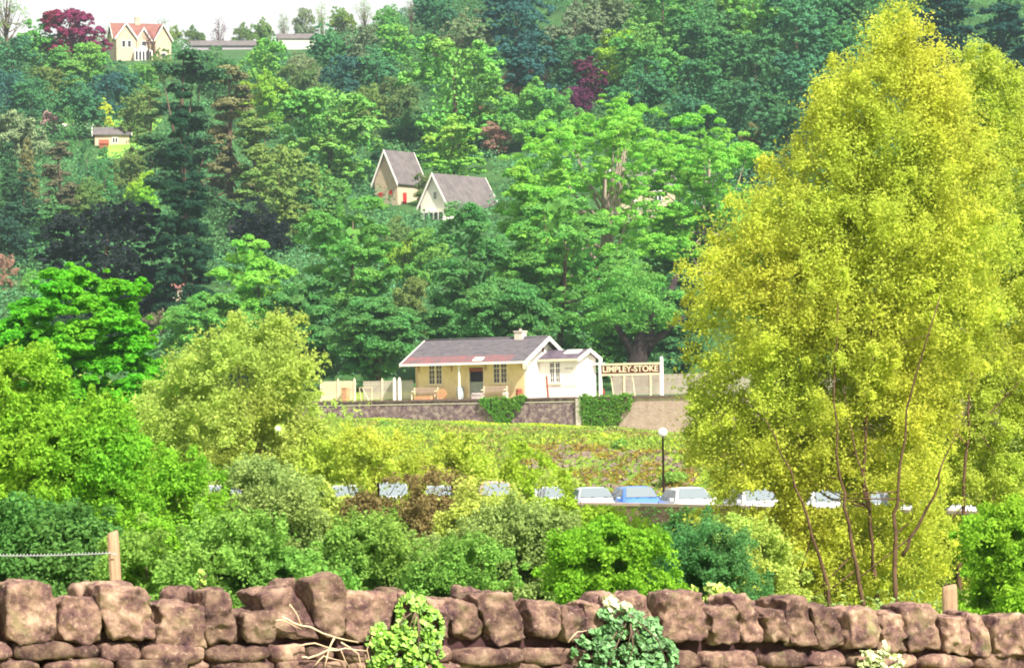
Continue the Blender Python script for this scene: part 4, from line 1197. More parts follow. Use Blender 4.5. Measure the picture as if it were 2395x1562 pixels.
fo = bpy.data.objects.new('lettering', me_); COL.objects.link(fo); fo.parent = bd; fo.location = (LW / 2, -.056, 2.11); fo.rotation_euler = (math.pi / 2, 0, 0)
if fd.x > 0: fo.scale = ((LW - .45) / fd.x, .50 / max(.01, fd.y), 1)
for t in (-.02, LW + .06):
    mb = MB(); mb.box(t - .1, t + .1, -.1, .1, 0, 2.72); pb = mb.build("post", M['whitepaint'], sg)
    mb = MB(); mb.lathe([(.14, 0), (.16, .04), (.1, .08), (.13, .2), (.08, .3), (0, .34)], (t, 0, 2.72), 12); mb.build("finial", M['whitepaint'], pb)
for t in (.95, 2.9, ):
    mb = MB(); mb.beam((t + 0, -.02, 1.64), (t + .1, .2, 0), .06, .06); mb.build("stay", M['creampaint'], sg)

# platform furniture
def bench(lx, L, label):
    root = empty("bench", on_plat(lx, -.75), -ST_A, label, "bench", "platform benches")
    mb = MB()
    for k in range(3): mb.box(0, L, -.45 + k * .15, -.33 + k * .15, .44, .48)
    mb.build("seat", M['benchwood'], root)
    mb = MB()
    for k in range(3): mb.box(0, L, .02, .05, .56 + k * .15, .68 + k * .15)
    mb.build("backrest", M['benchwood'], root)
    for t in (.12, L - .2):
        mb = MB(); mb.box(t, t + .07, -.45, -.38, 0, .44); mb.box(t, t + .07, -.02, .05 - .031, 0, 1.0); mb.box(t, t + .07, -.38, -.02, .36, .43); mb.box(t, t + .07, -.46, -.02, .66, .72)
        mb.build("leg", M['creampaint'], root)
bench(lxof(974), 2.6, "bench left of the grey door under the left window")
bench(lxof(1140), 2.5, "bench right of the grey door under the right window")
t = empty("bin", on_plat(lxof(1083), -.45), -ST_A, "pale grey-green bin standing left of the station door", "bin")
mb = MB(); mb.lathe([(.22, 0), (.27, .1), (.29, .85), (.0, .85)], n=14); mb.build("body", M['lightgrey'], t)
mb = MB(); mb.lathe([(.31, .86), (.31, .92), (.2, 1.0), (0, 1.02)], n=14); mb.build("lid", M['lightgrey'], t)
t = empty("cable_drum", on_plat(lxof(1052), -1.3), -ST_A, "round orange-brown wooden drum lying against the left bench", "drum")
for yy in (-.12, .12):
    mb = MB(); 
    vs = [(.42 * math.cos(k * math.pi / 9), yy + dy, .43 + .42 * math.sin(k * math.pi / 9)) for dy in (-.025, .025) for k in range(18)]
    mb.add(vs, [tuple(range(18)), tuple(range(35, 17, -1))] + [(k, k + 18, (k + 1) % 18 + 18, (k + 1) % 18) for k in range(18)]); mb.build("rim", M['orange'], t)
mb = MB(); mb.tube([(0, -.094, .43), (0, .094, .43)], .25, 14); mb.build("core", M['orange'], t)
t = empty("wooden_trough", on_plat(lxof(1012), -1.55), -ST_A, "low orange timber trough in front of the left bench", "trough")
mb = MB(); mb.box(-.8, .8, -.2, -.16, 0, .3); mb.box(-.8, .8, .16, .2, 0, .3); mb.box(-.8, -.76, -.16, .16, 0, .3); mb.box(.76, .8, -.16, .16, 0, .3); mb.box(-.76, .76, -.16, .16, .02, .22); mb.build("box", M['orange'], t)
def flowerpot(lx, label, col, dx=1.0):
    root = empty("flower_trough", on_plat(lx, -1.6), -ST_A, label, "flower trough")
    mb = MB(); mb.box(-.35 * dx, .35 * dx, -.14, .14, 0, .2); mb.box(-.38 * dx, .38 * dx, -.17, .17, .2, .25); mb.build("trough", M['stonepale'], root)
    c_ = np.array([(rr_, 0, .34) for rr_ in np.linspace(-.3 * dx, .3 * dx, 7)])
    v_, va_ = clump_leaves(c_, np.full(7, .14), 60, .07, .4, .8, .8)
    o_ = link_mesh("flowers", leaf_mesh("flowers", v_, [M['leaf']], va_), root); o_.color = (*col, 1)
flowerpot(lxof(1142), "trough of whitish pink flowers in front of the right bench", (.75, .66, .68), 1.5)
flowerpot(lxof(1207), "small pot of white flowers beside the right bench", (.85, .82, .76), .5)
def barrel(lx, ly, label, h=.75, m='redwood'):
    root = empty("barrel", on_plat(lx, ly), -ST_A, label, "barrel")
    mb = MB(); mb.lathe([(.0, .0), (.22, 0), (.27, h * .3), (.28, h * .5), (.27, h * .7), (.22, h), (.19, h), (.19, h - .06), (0, h - .06)], n=14); b0 = mb.build("body", M[m], root)
    for z_ in (.2, .8):
        mb = MB(); mb.lathe([(.262, h * z_ - .02), (.272, h * z_ - .02), (.272, h * z_ + .02), (.262, h * z_ + .02)], n=14); mb.build("hoop", M['dark'], b0)
barrel(lxof(1222), -.5, "red-brown barrel at the corner of the cream front wall")
barrel(lxof(1394) , .6, "red-brown tub at the foot of the name board", .6)
t = empty("plank", on_plat(lxof(1268), .9), -ST_A, "dark red plank leaning against the white end wall", "plank")
mb = MB(); mb.beam((0, 0, 0), (-.35, .35, 1.75), .16, .05); mb.build("board", M['redwood'], t)
t = empty("signpost_stand", on_plat(lxof(856), -.7), -ST_A, "low cream trestle frame in front of the left paling fence", "trestle")
mb = MB(); mb.beam((-.6, 0, 1.1), (.7, 0, 1.1), .05, .05); mb.build("top_bar", M['creampaint'], t)
for a, b_ in ((-.6, .1), (.7, -.1), (-.3, .5)):
    mb = MB(); mb.beam((a, 0, 1.07), (a + b_ * 1.2, .1, 0), .045, .045); mb.build("leg", M['creampaint'], t)
t = empty("letter_box", on_plat(lxof(822), -1.6), -ST_A, "orange-red box against the cream fence at the far left", "box")
mb = MB(); mb.box(-.25, .25, -.2, .2, 0, 1.05); mb.box(-.28, .28, -.23, .23, 1.05, 1.12); mb.build("cabinet", M['orange'], t, bevel=.02)

# lamps
M['globe'] = mat("opal_globe", (0.9, 0.88, 0.82), .3, spec=.5)
M['lampiron'] = mat("dark_iron", (0.03, 0.012, 0.012), .6)
def lamp(px, py, Y, label, gz=-4.65):
    q = P(px, py, Y); root = empty("lamp_post", (q.x, Y, gz), 0, label, "street lamp", "globe lamps of the car park")
    h = q.z - gz
    mb = MB(); mb.lathe([(.09, 0), (.09, .3), (.055, .4), (.042, h - .2), (.09, h - .19), (.09, h - .14), (.03, h - .12)], n=10); mb.build("pole", M['lampiron'], root)
    mb = MB(); mb.lathe([(.2 * math.sin(a), h - .2 * math.cos(a) + .0) for a in np.linspace(.15, math.pi, 14)], n=18); mb.build("globe", M['globe'], root)
lamp(1550, 1011, 121.5, "tall dark lamp post with a white globe beside the blue car")
lamp(650, 1003, 200, "white globe lamp showing through the grey willow on the left")
# ------------------------------------------------------------------ houses on the hill
M['redtile'] = mat("red_tiles", (0.17, 0.07, 0.06), .85, 1.2, (0.23, 0.105, 0.085), bump=.4, bscale=8)
M['greytile'] = mat("grey_tiles", (0.10, 0.085, 0.09), .85, 1.2, (0.15, 0.13, 0.13), bump=.3, bscale=8)
M['render'] = mat("cream_stone", (0.44, 0.33, 0.23), .9, 1.5, (0.52, 0.41, 0.30), bump=.3, bscale=6)
M['pale'] = mat("pale_render", (0.84, 0.79, 0.70), .9, 1.5, (0.78, 0.72, 0.62))
M['redpaint'] = mat("red_paint", (0.42, 0.03, 0.03), .6)
M['darkwall'] = mat("purple_grey_wall", (0.28, 0.25, 0.30), .9, 1.5, (0.34, 0.30, 0.34))  # mottled purple-grey wall colour
def house(px, py, Y, rz, w_, d_, h_, rise, walls, roof, label, name="house", wins=(), ov=.35, verge=True, gable='x', extra=None, cat="house", chim=None, base=None, rname='roof'):
    """local x along the ridge; front face at y=0. (px,py) is the foot of the front left corner"""
    best = None
    for Ya in np.arange(240, 690, 1.0):
        q = P(px, py, Ya); e_ = abs(q.z - terr(q.x, Ya) - .1)
        if best is None or e_ < best[0]: best = (e_, Ya)
    Ya = best[1]; q = P(px, py, Ya)
    root = empty(name, q, rz, label, cat)
    root.scale = (Ya / Y,) * 3
    pass
    zb = -3.0
    mb = MB(); mb.prism([(0, zb), (d_, zb), (d_, h_), (d_ / 2, h_ + rise - .06), (0, h_)], 'x', 0, w_)
    wl = mb.build("wall", M[walls], root)
    sl_ = rise / (d_ / 2); hf = d_ / 2 + ov
    mb = MB(); slope(mb, -ov, w_ + ov, d_ / 2, hf, h_ + rise, hf * sl_, .14, 0, -1); slope(mb, -ov, w_ + ov, d_ / 2, hf, h_ + rise, hf * sl_, .14, 0, 1)
    rf_ = mb.build(rname, M[roof], root)
    if verge:
        for x_ in (-ov - .083, w_ + ov + .003):
            mb = MB()
            for s_ in (-1, 1): mb.prism([(d_ / 2, h_ + rise + .17), (d_ / 2 + s_ * hf, h_ + rise + .17 - hf * sl_), (d_ / 2 + s_ * hf, h_ + rise - .22 - hf * sl_), (d_ / 2, h_ + rise - .22)], 'x', x_, x_ + .08)
            mb.build("verge_board", M['whitepaint'], root)
    for wv in wins:
        face, a, z_, ww, hh, m_ = wv
        mb = MB(); gb = MB(); nm = "door" if m_ == 'redpaint' and z_ <= .1 else "window"
        if face == 'f':
            mb.box(a, a + ww, -.06, -.003, z_, z_ + hh); gb.box(a + .1, a + ww / 2 - .05, -.08, -.062, z_ + .1, z_ + hh - .1); gb.box(a + ww / 2 + .05, a + ww - .1, -.08, -.062, z_ + .1, z_ + hh - .1)
        else:
            X = w_ + .003 if face == 'r' else -.063
            g2 = w_ + .064 if face == 'r' else -.084
            mb.box(X, X + .06, a, a + ww, z_, z_ + hh); gb.box(g2, g2 + .02, a + .1, a + ww / 2 - .05, z_ + .1, z_ + hh - .1); gb.box(g2, g2 + .02, a + ww / 2 + .05, a + ww - .1, z_ + .1, z_ + hh - .1)
        wn = mb.build(nm, M['whitepaint' if m_ != 'redpaint' else 'redpaint'], root)
        gb.build("pane", M['glass' if m_ != 'redpaint' else 'redpaint'], wn)
    if chim is not None:
        mb = MB(); mb.box(chim, chim + .9, d_ / 2 - .35, d_ / 2 + .35, h_ + rise - .5, h_ + rise + 1.1); mb.box(chim - .06, chim + .96, d_ / 2 - .41, d_ / 2 + .41, h_ + rise + 1.102, h_ + rise + 1.25)
        for k in (.25, .65): mb.lathe([(.12, 0), (.1, .4), (0, .4)], (chim + k, d_ / 2, h_ + rise + 1.25), 8)
        mb.build("chimney", M['render'], rf_)
    return root
PI2 = math.pi / 2
# gabled house, top left: main range with two gables facing the valley
Yh = 545; s1 = Yh / F
hs = house(268, 142, Yh, .30, 9.6, 6.5, 4.6, 2.9, 'render', 'redtile', "gabled stone house with red tile roofs, white verges and a conservatory on the skyline", chim=4.6, verge=True,
           wins=[('f', .8, 2.6, 1.1, 1.5, 'w'), ('r', 2.2, .6, 1.3, 1.4, 'w')])
def cross_gable(root, x0, x1, y0, y1, h_, rise, wm, rm):
    """gable facing the viewer (-y)"""
    mb = MB(); m_ = (x0 + x1) / 2
    mb.prism([(x0, -3), (x1, -3), (x1, h_), (m_, h_ + rise), (x0, h_)], 'y', y0, y1); mb.build("gable_wall", M[wm], root)
    o_ = .35; hf = (x1 - x0) / 2 + o_; sl_ = rise / ((x1 - x0) / 2)
    mb = MB()
    for s_ in (-1, 1): mb.prism([(m_, h_ + rise + .02), (m_ + s_ * hf, h_ + rise + .02 - hf * sl_), (m_ + s_ * hf, h_ + rise + .16 - hf * sl_), (m_, h_ + rise + .16)], 'y', y0 - o_, y1)
    mb.build("roof", M[rm], root)
    mb = MB()
    for s_ in (-1, 1): mb.prism([(m_, h_ + rise + .19), (m_ + s_ * hf, h_ + rise + .19 - hf * sl_), (m_ + s_ * hf, h_ + rise - .2 - hf * sl_), (m_, h_ + rise - .2)], 'y', y0 - o_ - .09, y0 - o_ - .003)
    mb.build("verge_board", M['whitepaint'], root)
cross_gable(hs, .2, 4.0, -1.2, 3, 4.4, 2.6, 'render', 'redtile')
cross_gable(hs, 4.2, 7.0, -.6, 3, 4.0, 2.2, 'render', 'redtile')
cross_gable(hs, 7.6, 10.6, -2.2, 3, 4.2, 2.6, 'render', 'redtile')
mb = MB()
for a in (1.2, 2.3): mb.box(a, a + .8, -1.26, -1.203, 2.4, 3.8)
for a in (5.1,): mb.box(a, a + 1.0, -.66, -.603, 2.6, 3.8)
mb.box(8.6, 9.6, -2.26, -2.203, .3, 1.4)
wn = mb.build("window", M['whitepaint'], hs)
mb = MB()
for a in (1.2, 2.3): mb.box(a + .1, a + .7, -1.28, -1.262, 2.5, 3.7)
mb.box(5.2, 6.0, -.68, -.662, 2.7, 3.7); mb.box(8.7, 9.5, -2.28, -2.262, .4, 1.3)
mb.build("pane", M['glass'], wn)
mb = MB(); mb.prism([(3.4, -1), (6.8, -1), (6.8, 1.6), (5.1, 2.6), (3.4, 1.6)], 'y', -3.0, -1.22); cv = mb.build("conservatory", M['whitepaint'], hs)
mb = MB()
for k in range(5): mb.box(3.55 + k * .66, 4.0 + k * .66, -3.02, -3.003, -.2, 1.5)
mb.build("pane", M['glass'], cv)
# long low buildings on the skyline
house(443, 116, 632, .12, 14.5, 6, .9, 1.3, 'darkwall', 'greytile', "long low building with a purple-grey roof on the skyline", verge=False, name="barn", cat="building")
house(652, 110, 632, .12, 8.2, 5, 1.9, 1.2, 'pale', 'greytile', "low white-walled building with a grey roof on the skyline", verge=False, name="barn", cat="building")
# garden buildings on the lawn
house(222, 340, 432, .15, 5.2, 4.2, 1.7, 1.1, 'render', 'greytile', "pale cottage with a grey roof beside the lawn", wins=[('f', 2.6, .3, .9, .9, 'w')], name="cottage")
sh_ = house(233, 346, 426, PI2 * .0 + .15, 1.3, 1.5, .65, .5, 'redwood', 'redwood', "little red shed in front of the pale cottage", verge=False, name="shed", cat="shed", ov=.12)
house(128, 302, 452, .1, 8.2, 3, .35, .45, 'pale', 'glassroof' if 'glassroof' in M else 'pale', "long low glasshouse with a whitish roof above the lawn", verge=False, name="glasshouse", cat="glasshouse", ov=.1)
# steep gabled houses in the middle (ridge runs away from the viewer to the right)
house(930, 478, 330, .92, 4.9, 3.4, 2.9, 3.4, 'render', 'greytile', "tall narrow house with a very steep gable and red door between the trees", wins=[('l', 2.2, .1, .6, 1.4, 'redpaint'), ('l', .8, 1.0, .4, .7, 'redpaint'), ('f', 1.0, .1, .6, 1.3, 'redpaint')], ov=.3)
h5 = house(1047, 512, 330, .92, 9.5, 4.0, 1.9, 3.4, 'pale', 'greytile', "house with a steep grey roof, white gable and glazed red-based porch", wins=[('l', 1.5, 2.3, .55, 1.0, 'w')], ov=.3)
mb = MB(); mb.box(-.5, -.07, .2, 3.3, -1.6, .95); pr_ = mb.build("porch", M['pale'], h5)
mb = MB()
for k in range(4): mb.box(-.53, -.503, .35 + k * .72, .85 + k * .72, -.4, .8)
mb.build("pane", M['glass'], pr_)
mb = MB(); mb.box(-.56, -.503, .2, 3.3, -1.6, -.75); mb.build("plinth", M['redpaint'], pr_)
house(1448, 525, 318, .2, 6.5, 5, 4.4, 1.8, 'render', 'greytile', "pale orange stone house glimpsed through the chestnut leaves", wins=[('f', 1, 2.6, 1, 1.2, 'w'), ('f', 4, 2.6, 1, 1.2, 'w')])
house(545, 566, 275, .25, 3.4, 3, .6, 1.0, 'darkwall', 'greytile', "small slate-roofed building beside the very dark tree", verge=False, ov=.25, name="outbuilding", cat="building")
house(405, 702, 262, .5, 2.2, 2.6, 1.2, .8, 'brick_pink', 'redtile', "small pink-walled building corner above the left maple", verge=False, ov=.2, name="outbuilding", cat="building")
house(1266, 196, 500, .5, 4.2, 4, 1.0, 1.6, 'render', 'redtile', "house showing only a white roof verge among the brownish trees", ov=.3)
house(2085, 880, 262, .25, 10, 5, 3.6, 1.9, 'brick_pink', 'greytile', "pink-walled house glimpsed through the big willow", wins=[('f', 1.5, 1.5, 1.1, 1.2, 'w'), ('f', 6, 1.5, 1.1, 1.2, 'w')])

# ------------------------------------------------------------------ cars
def paint_mat():
    m = bpy.data.materials.new("car_paint"); m.use_nodes = True
    n = m.node_tree; b = n.nodes["Principled BSDF"]; oi = n.nodes.new("ShaderNodeObjectInfo")
    n.links.new(oi.outputs['Color'], b.inputs['Base Color']); b.inputs['Roughness'].default_value = .28
    b.inputs['Coat Weight'].default_value = .6; b.inputs['Coat Roughness'].default_value = .08
    return m
M['paint'] = paint_mat()
M['carglass'] = mat("car_glass", (0.16, 0.19, 0.21), .2, spec=.6)
M['sideglass'] = mat("side_glass", (0.05, 0.06, 0.07), .08, spec=.8)
M['rubber'] = mat("rubber", (0.02, 0.02, 0.02), .85)
M['plastic'] = mat("black_plastic", (0.035, 0.035, 0.04), .6)
M['alloy'] = mat("wheel_alloy", (0.5, 0.5, 0.52), .35, metal=.8)
M['lens'] = mat("headlamp_lens", (0.75, 0.76, 0.74), .1, spec=.9)
M['plate'] = mat("number_plate", (0.80, 0.80, 0.72), .5)
def make_car(style):
    """front faces -y"""
    root = empty("parked_car", (0, 0, 0), 0, "car", "car")
    if style == 'hatch': L, cowl, ws, rr_, rb, roof, bon = 1.85, -.95, -.30, 1.35, 1.8, 1.42, .72
    elif style == 'saloon': L, cowl, ws, rr_, rb, roof, bon = 2.15, -.90, -.25, .95, 1.45, 1.38, .74
    elif style == 'van': L, cowl, ws, rr_, rb, roof, bon = 1.95, -1.2, -.65, 1.7, 1.93, 1.62, .85
    else: L, cowl, ws, rr_, rb, roof, bon = 1.75, -.85, -.15, 1.4, 1.72, 1.40, .74
    # stations: y, low z, half width, shoulder z, top z, top half width
    st_ = [(-L, .32, .62, .52, .60, .52), (-L + .10, .22, .76, .60, bon - .02, .66), (-L + .5, .20, .81, .68, bon + .08, .70), (cowl, .20, .83, .82, .95, .74),
           (ws, .20, .835, .88, roof, .57), (ws + .5, .20, .835, .89, roof + .03, .58), (rr_, .20, .83, .90, roof - .02, .56), (rb, .22, .80, .90, .98, .68), (L - (.02 if rb > L - .2 else .06), .26, .76, .86, .94 if style == 'saloon' else .93, .64), (L, .34, .70, .70, .80, .6)]
    if st_[7][0] >= st_[8][0]: st_[7] = (L - .12, *st_[7][1:])
    mb = MB(); rings = []
    for (y, zl, hw, zs, zt, ht) in st_:
        zm = (zl + zs) / 2
        half = [(hw * .93, zl), (hw, zm - .03), (hw, zs - .06), (hw * .975, zs), (ht + (hw - ht) * .06, zt - .05), (ht * .86, zt), (ht * .4, zt + .015)]
        rings.append([(x_, y, z_) for x_, z_ in half] + [(-x_, y, z_) for x_, z_ in reversed(half)])
    n = len(rings[0]); vs = [p for r_ in rings for p in r_]; fs = []
    for i in range(len(rings) - 1):
        for k in range(n): fs.append((i * n + k, i * n + (k + 1) % n, (i + 1) * n + (k + 1) % n, (i + 1) * n + k))
    fs.append(tuple(range(n))); fs.append(tuple((len(rings) - 1) * n + k for k in reversed(range(n))))
    mb.add(vs, fs, 0, True)
    body = mb.build("body", M['paint'], root)
    def lp(a, b_, t): return [a[i] + (b_[i] - a[i]) * t for i in range(3)]
    def glass(name, quad, off, m=M['carglass']):
        q = [Vector(p) for p in quad]; nn_ = (q[1] - q[0]).cross(q[3] - q[0]).normalized()
        if nn_.dot(Vector(off)) < 0: nn_ = -nn_
        mb = MB(); mb.add([p + nn_ * .012 for p in q] + [p - nn_ * .02 for p in q], [(0, 1, 2, 3), (7, 6, 5, 4), (0, 4, 5, 1), (1, 5, 6, 2), (2, 6, 7, 3), (3, 7, 4, 0)]); return mb.build(name, m, root)
    sp_ = (roof - .95) / (ws - cowl); za, zb_ = .95 + .06 * sp_ + .035, roof - .05 * sp_ + .035
    glass("windscreen", [(-.66, cowl + .06, za), (.66, cowl + .06, za), (.50, ws - .05, zb_), (-.50, ws - .05, zb_)], (0, -1, .5))
    glass("rear_window", [(-.56, rb - .04, 1.02), (.56, rb - .04, 1.02), (.48, rr_ + .05, roof - .06), (-.48, rr_ + .05, roof - .06)], (0, 1, .3), M['sideglass'])
    for s_ in (-1, 1):
        glass("side_window", [(s_ * .822, cowl + .28, .925), (s_ * .822, .42, .93), (s_ * .612, .38, roof - .075), (s_ * .612, ws + .06, roof - .075)], (s_, 0, .3), M['sideglass'])
        glass("side_window", [(s_ * .822, .50, .93), (s_ * .818, min(rr_ + .12, rb - .1), .94), (s_ * .608, rr_ - .12, roof - .085), (s_ * .612, .46, roof - .075)], (s_, 0, .3), M['sideglass'])
        mb = MB(); mb.box(s_ * .62 - .15, s_ * .62 + .15, -L + .03, -L + .14, .53, bon - .05); mb.build("headlight", M['lens'], root, bevel=.02)
        mb = MB(); mb.box(min(s_ * .82, s_ * .98), max(s_ * .82, s_ * .98), cowl + .30, cowl + .40, .92, 1.04); mb.build("mirror", M['paint'], root, bevel=.02)
        for yw in (-L + .68, L - .66):
            mb = MB()
            prof = [(.18, -.09), (.29, -.09), (.305, -.05), (.305, .05), (.29, .09), (.18, .09)]
            N = 20; vs = [(s_ * .74 + x_, yw + r_ * math.cos(2 * math.pi * k / N), .30 + r_ * math.sin(2 * math.pi * k / N)) for r_, x_ in prof for k in range(N)]
            mb.add(vs, [(i * N + k, i * N + (k + 1) % N, (i + 1) * N + (k + 1) % N, (i + 1) * N + k) for i in range(5) for k in range(N)], 0, True)
            wl_ = mb.build("wheel", M['rubber'], root)
            mb = MB(); mb.tube([(s_ * .74 - .07, yw, .30), (s_ * .74 + .07, yw, .30)], .185, 14); mb.build("hubcap", M['alloy'], wl_)
    mb = MB(); mb.box(-.42, .42, -L - .012, -L + .08, .50, .60); mb.build("grille", M['plastic'], root)
    mb = MB(); mb.box(-.74, .74, -L - .06, -L + .12, .28, .46); mb.build("bumper", M['plastic'], root, bevel=.03)
    mb = MB(); mb.box(-.26, .26, -L - .075, -L - .062, .32, .43); mb.build("number_plate", M['plate'], root)
    for s_ in (-.25, .3):
        mb = MB(); mb.tube([(s_, cowl + .02, .985), (s_ + .42, cowl + .15, 1.06)], .012, 5); mb.build("wiper", M['plastic'], root)
    return root
PROT = {}
def kids(o): return [c for c in o.children]
def dup_tree(o, parent=None):
    c = o.copy(); COL.objects.link(c)
    if parent: c.parent = parent
    for ch_ in kids(o): dup_tree(ch_, c)
    return c
CARS = [ # px, roof row, style, colour, heading, label
    (500, 1124, 'hatch', (0.59, 0.59, 0.58), .20, "white car at the left end, seen as a bright speck through the grey willow"),
    (558, 1126, 'saloon', (0.55, 0.55, 0.56), .18, "whitish car just right of the leftmost white speck under the grey willow"),
    (808, 1126, 'hatch', (0.62, 0.61, 0.59), .16, "white car half hidden by willow twigs left of the silver van"),
    (914, 1127, 'van', (0.49, 0.51, 0.53), .16, "silver-white van-shaped car with a bright bonnet behind the yellowish willow bush"),
    (1027, 1133, 'hatch', (0.40, 0.43, 0.45), .14, "grey car mostly behind twigs between the silver van and the reddish car"),
    (1154, 1127, 'van', (0.62, 0.30, 0.24), .14, "reddish car with a pale windscreen behind the rust-brown thicket"),
    (1284, 1140, 'saloon', (0.52, 0.60, 0.55), .14, "pale greenish car left of the dark grey saloon, partly behind lime bush"),
    (1386, 1141, 'saloon', (0.40, 0.42, 0.47), .16, "dark grey saloon left of the blue car"),
    (1488, 1138, 'hatch', (0.06, 0.18, 0.62), .20, "bright blue hatchback left of the lamp post"),
    (1611, 1141, 'hatch', (0.64, 0.64, 0.63), .22, "white hatchback right of the lamp post"),
    (1768, 1147, 'mini', (0.64, 0.64, 0.63), .26, "white car under the left edge of the big willow"),
    (1926, 1147, 'hatch', (0.61, 0.62, 0.63), .28, "white car between the first willow stems"),
    (2056, 1150, 'saloon', (0.59, 0.61, 0.62), .30, "white car showing between the central willow stems"),
    (2118, 1174, 'hatch', (0.56, 0.57, 0.58), .32, "pale car low behind the willow, left of the rightmost car"),
    (2246, 1180, 'saloon', (0.62, 0.62, 0.61), .34, "rightmost white car behind the straight dark trunk"),
]
ROOFH = {'hatch': 1.45, 'saloon': 1.41, 'van': 1.65, 'mini': 1.43}
for px_, ry, stl, col, hd, lab in CARS:
    # distance along the row of bays
    Yc = 118.0
    for _ in range(12):
        Yc = lerp_tab(CARLINE, P(px_, ry, Yc).x) + 0.3
    q = P(px_, ry, Yc)
    if stl not in PROT: PROT[stl] = o = make_car(stl)
    else: o = dup_tree(PROT[stl])
    o.location = (q.x, Yc, -4.65); o.rotation_euler = (0, 0, hd)
    tag(o, lab, "car", "cars parked in the row below the bank")
    for ch_ in kids(o):
        if ch_.name.split('.')[0] in ('body', 'mirror'): ch_.color = (*col, 1)

# car park edge wall in front of the cars
def edge_wall():
    root = empty("car_park_wall", (0, 0, 0), 0, "low stone wall with a pale coping edging the car park in front of the cars", "wall")
    mb = MB(); cp = MB()
    xs_ = [-26 + 1.0 * i for i in range(50)]
    for a, b_ in zip(xs_[:-1], xs_[1:]):
        ya, yb = lerp_tab(CARLINE, a) - 4.4, lerp_tab(CARLINE, b_) - 4.4
        for mb_, z0_, z1_, w0, w1 in ((mb, -6.3, -3.86, 0, .4), (cp, -3.857, -3.74, -.05, .45)):
            mb_.add([(a, ya + w0, z0_), (b_, yb + w0, z0_), (b_, yb + w1, z0_), (a, ya + w1, z0_), (a, ya + w0, z1_), (b_, yb + w0, z1_), (b_, yb + w1, z1_), (a, ya + w1, z1_)], [(0, 1, 5, 4), (3, 7, 6, 2), (4, 5, 6, 7)])
    mb.build("wall", M['brick_dark'], root); cp.build("coping", M['copingpink'], root)
M['brick_dark'] = mat("red_brown_masonry", (0.13, 0.065, 0.06), .95, 3, (0.26, 0.17, 0.15), bump=.8, bscale=6)
M['copingpink'] = mat("pinkish_coping", (0.34, 0.25, 0.22), .9, 3, (0.42, 0.32, 0.28))
edge_wall()

# ------------------------------------------------------------------ the dry-stone wall in the foreground
def stone_mat():
    m = bpy.data.materials.new("wall_stone"); m.use_nodes = True
    n = m.node_tree; b = n.nodes["Principled BSDF"]; b.inputs['Roughness'].default_value = .95; b.inputs['Specular IOR Level'].default_value = .15
    g_ = n.nodes.new("ShaderNodeNewGeometry"); oi = n.nodes.new("ShaderNodeAttribute"); oi.attribute_name = "leafvar"
    def noise_(sc, det=8, ro=.65):
        q = n.nodes.new("ShaderNodeTexNoise"); q.inputs['Scale'].default_value = sc; q.inputs['Detail'].default_value = det; q.inputs['Roughness'].default_value = ro
        n.links.new(g_.outputs['Position'], q.inputs['Vector']); return q
    def ramp(src, els):
        r_ = n.nodes.new("ShaderNodeValToRGB"); e = r_.color_ramp.elements
        e[0].position, e[0].color = els[0][0], (*els[0][1], 1); e[1].position, e[1].color = els[-1][0], (*els[-1][1], 1)
        for p_, c_ in els[1:-1]: x_ = e.new(p_); x_.color = (*c_, 1)
        n.links.new(src, r_.inputs[0]); return r_
    a = ramp(noise_(7).outputs[0], [(.32, (.045, .022, .03)), (.45, (.14, .078, .07)), (.56, (.255, .158, .118)), (.70, (.41, .29, .21))])
    lich = ramp(noise_(34, 6).outputs[0], [(.56, (0, 0, 0)), (.68, (1, 1, 1))])
    mx_ = n.nodes.new("ShaderNodeMix"); mx_.data_type = 'RGBA'
    ml = n.nodes.new("ShaderNodeMath"); ml.operation = 'MULTIPLY'; ml.inputs[1].default_value = .55
    n.links.new(lich.outputs[0], ml.inputs[0]); n.links.new(ml.outputs[0], mx_.inputs[0]); n.links.new(a.outputs[0], mx_.inputs[6]); mx_.inputs[7].default_value = (.50, .36, .26, 1)
    hs_ = n.nodes.new("ShaderNodeHueSaturation"); mr = n.nodes.new("ShaderNodeMapRange"); mr.inputs['To Min'].default_value = .62; mr.inputs['To Max'].default_value = 1.3
    n.links.new(oi.outputs['Fac'], mr.inputs[0]); n.links.new(mr.outputs[0], hs_.inputs['Value']); moss = ramp(noise_(4.5, 7).outputs[0], [(.55, (0, 0, 0)), (.72, (.7, .7, .7))])
    m2 = n.nodes.new("ShaderNodeMix"); m2.data_type = 'RGBA'; m2.inputs[7].default_value = (.20, .19, .085, 1)
    n.links.new(moss.outputs[0], m2.inputs[0]); n.links.new(mx_.outputs[2], m2.inputs[6]); n.links.new(m2.outputs[2], hs_.inputs['Color']); n.links.new(hs_.outputs[0], b.inputs['Base Color'])
    bp = n.nodes.new("ShaderNodeBump"); bp.inputs['Strength'].default_value = .9; bp.inputs['Distance'].default_value = .02
    vo = n.nodes.new("ShaderNodeTexVoronoi"); vo.inputs['Scale'].default_value = 13; n.links.new(g_.outputs['Position'], vo.inputs['Vector'])
    ad = n.nodes.new("ShaderNodeMath"); ad.operation = 'MULTIPLY_ADD'; ad.inputs[1].default_value = 1.1
    n.links.new(vo.outputs['Distance'], ad.inputs[0]); n.links.new(noise_(45, 10, .75).outputs[0], ad.inputs[2]); n.links.new(ad.outputs[0], bp.inputs['Height']); n.links.new(bp.outputs[0], b.inputs['Normal'])
    return m
M['stone'] = stone_mat()
def WY(px): return 17.2 + px / 2395.0 * 3.6
WA = math.atan2(3.6, (2395) * 19.0 / F)       # wall heading
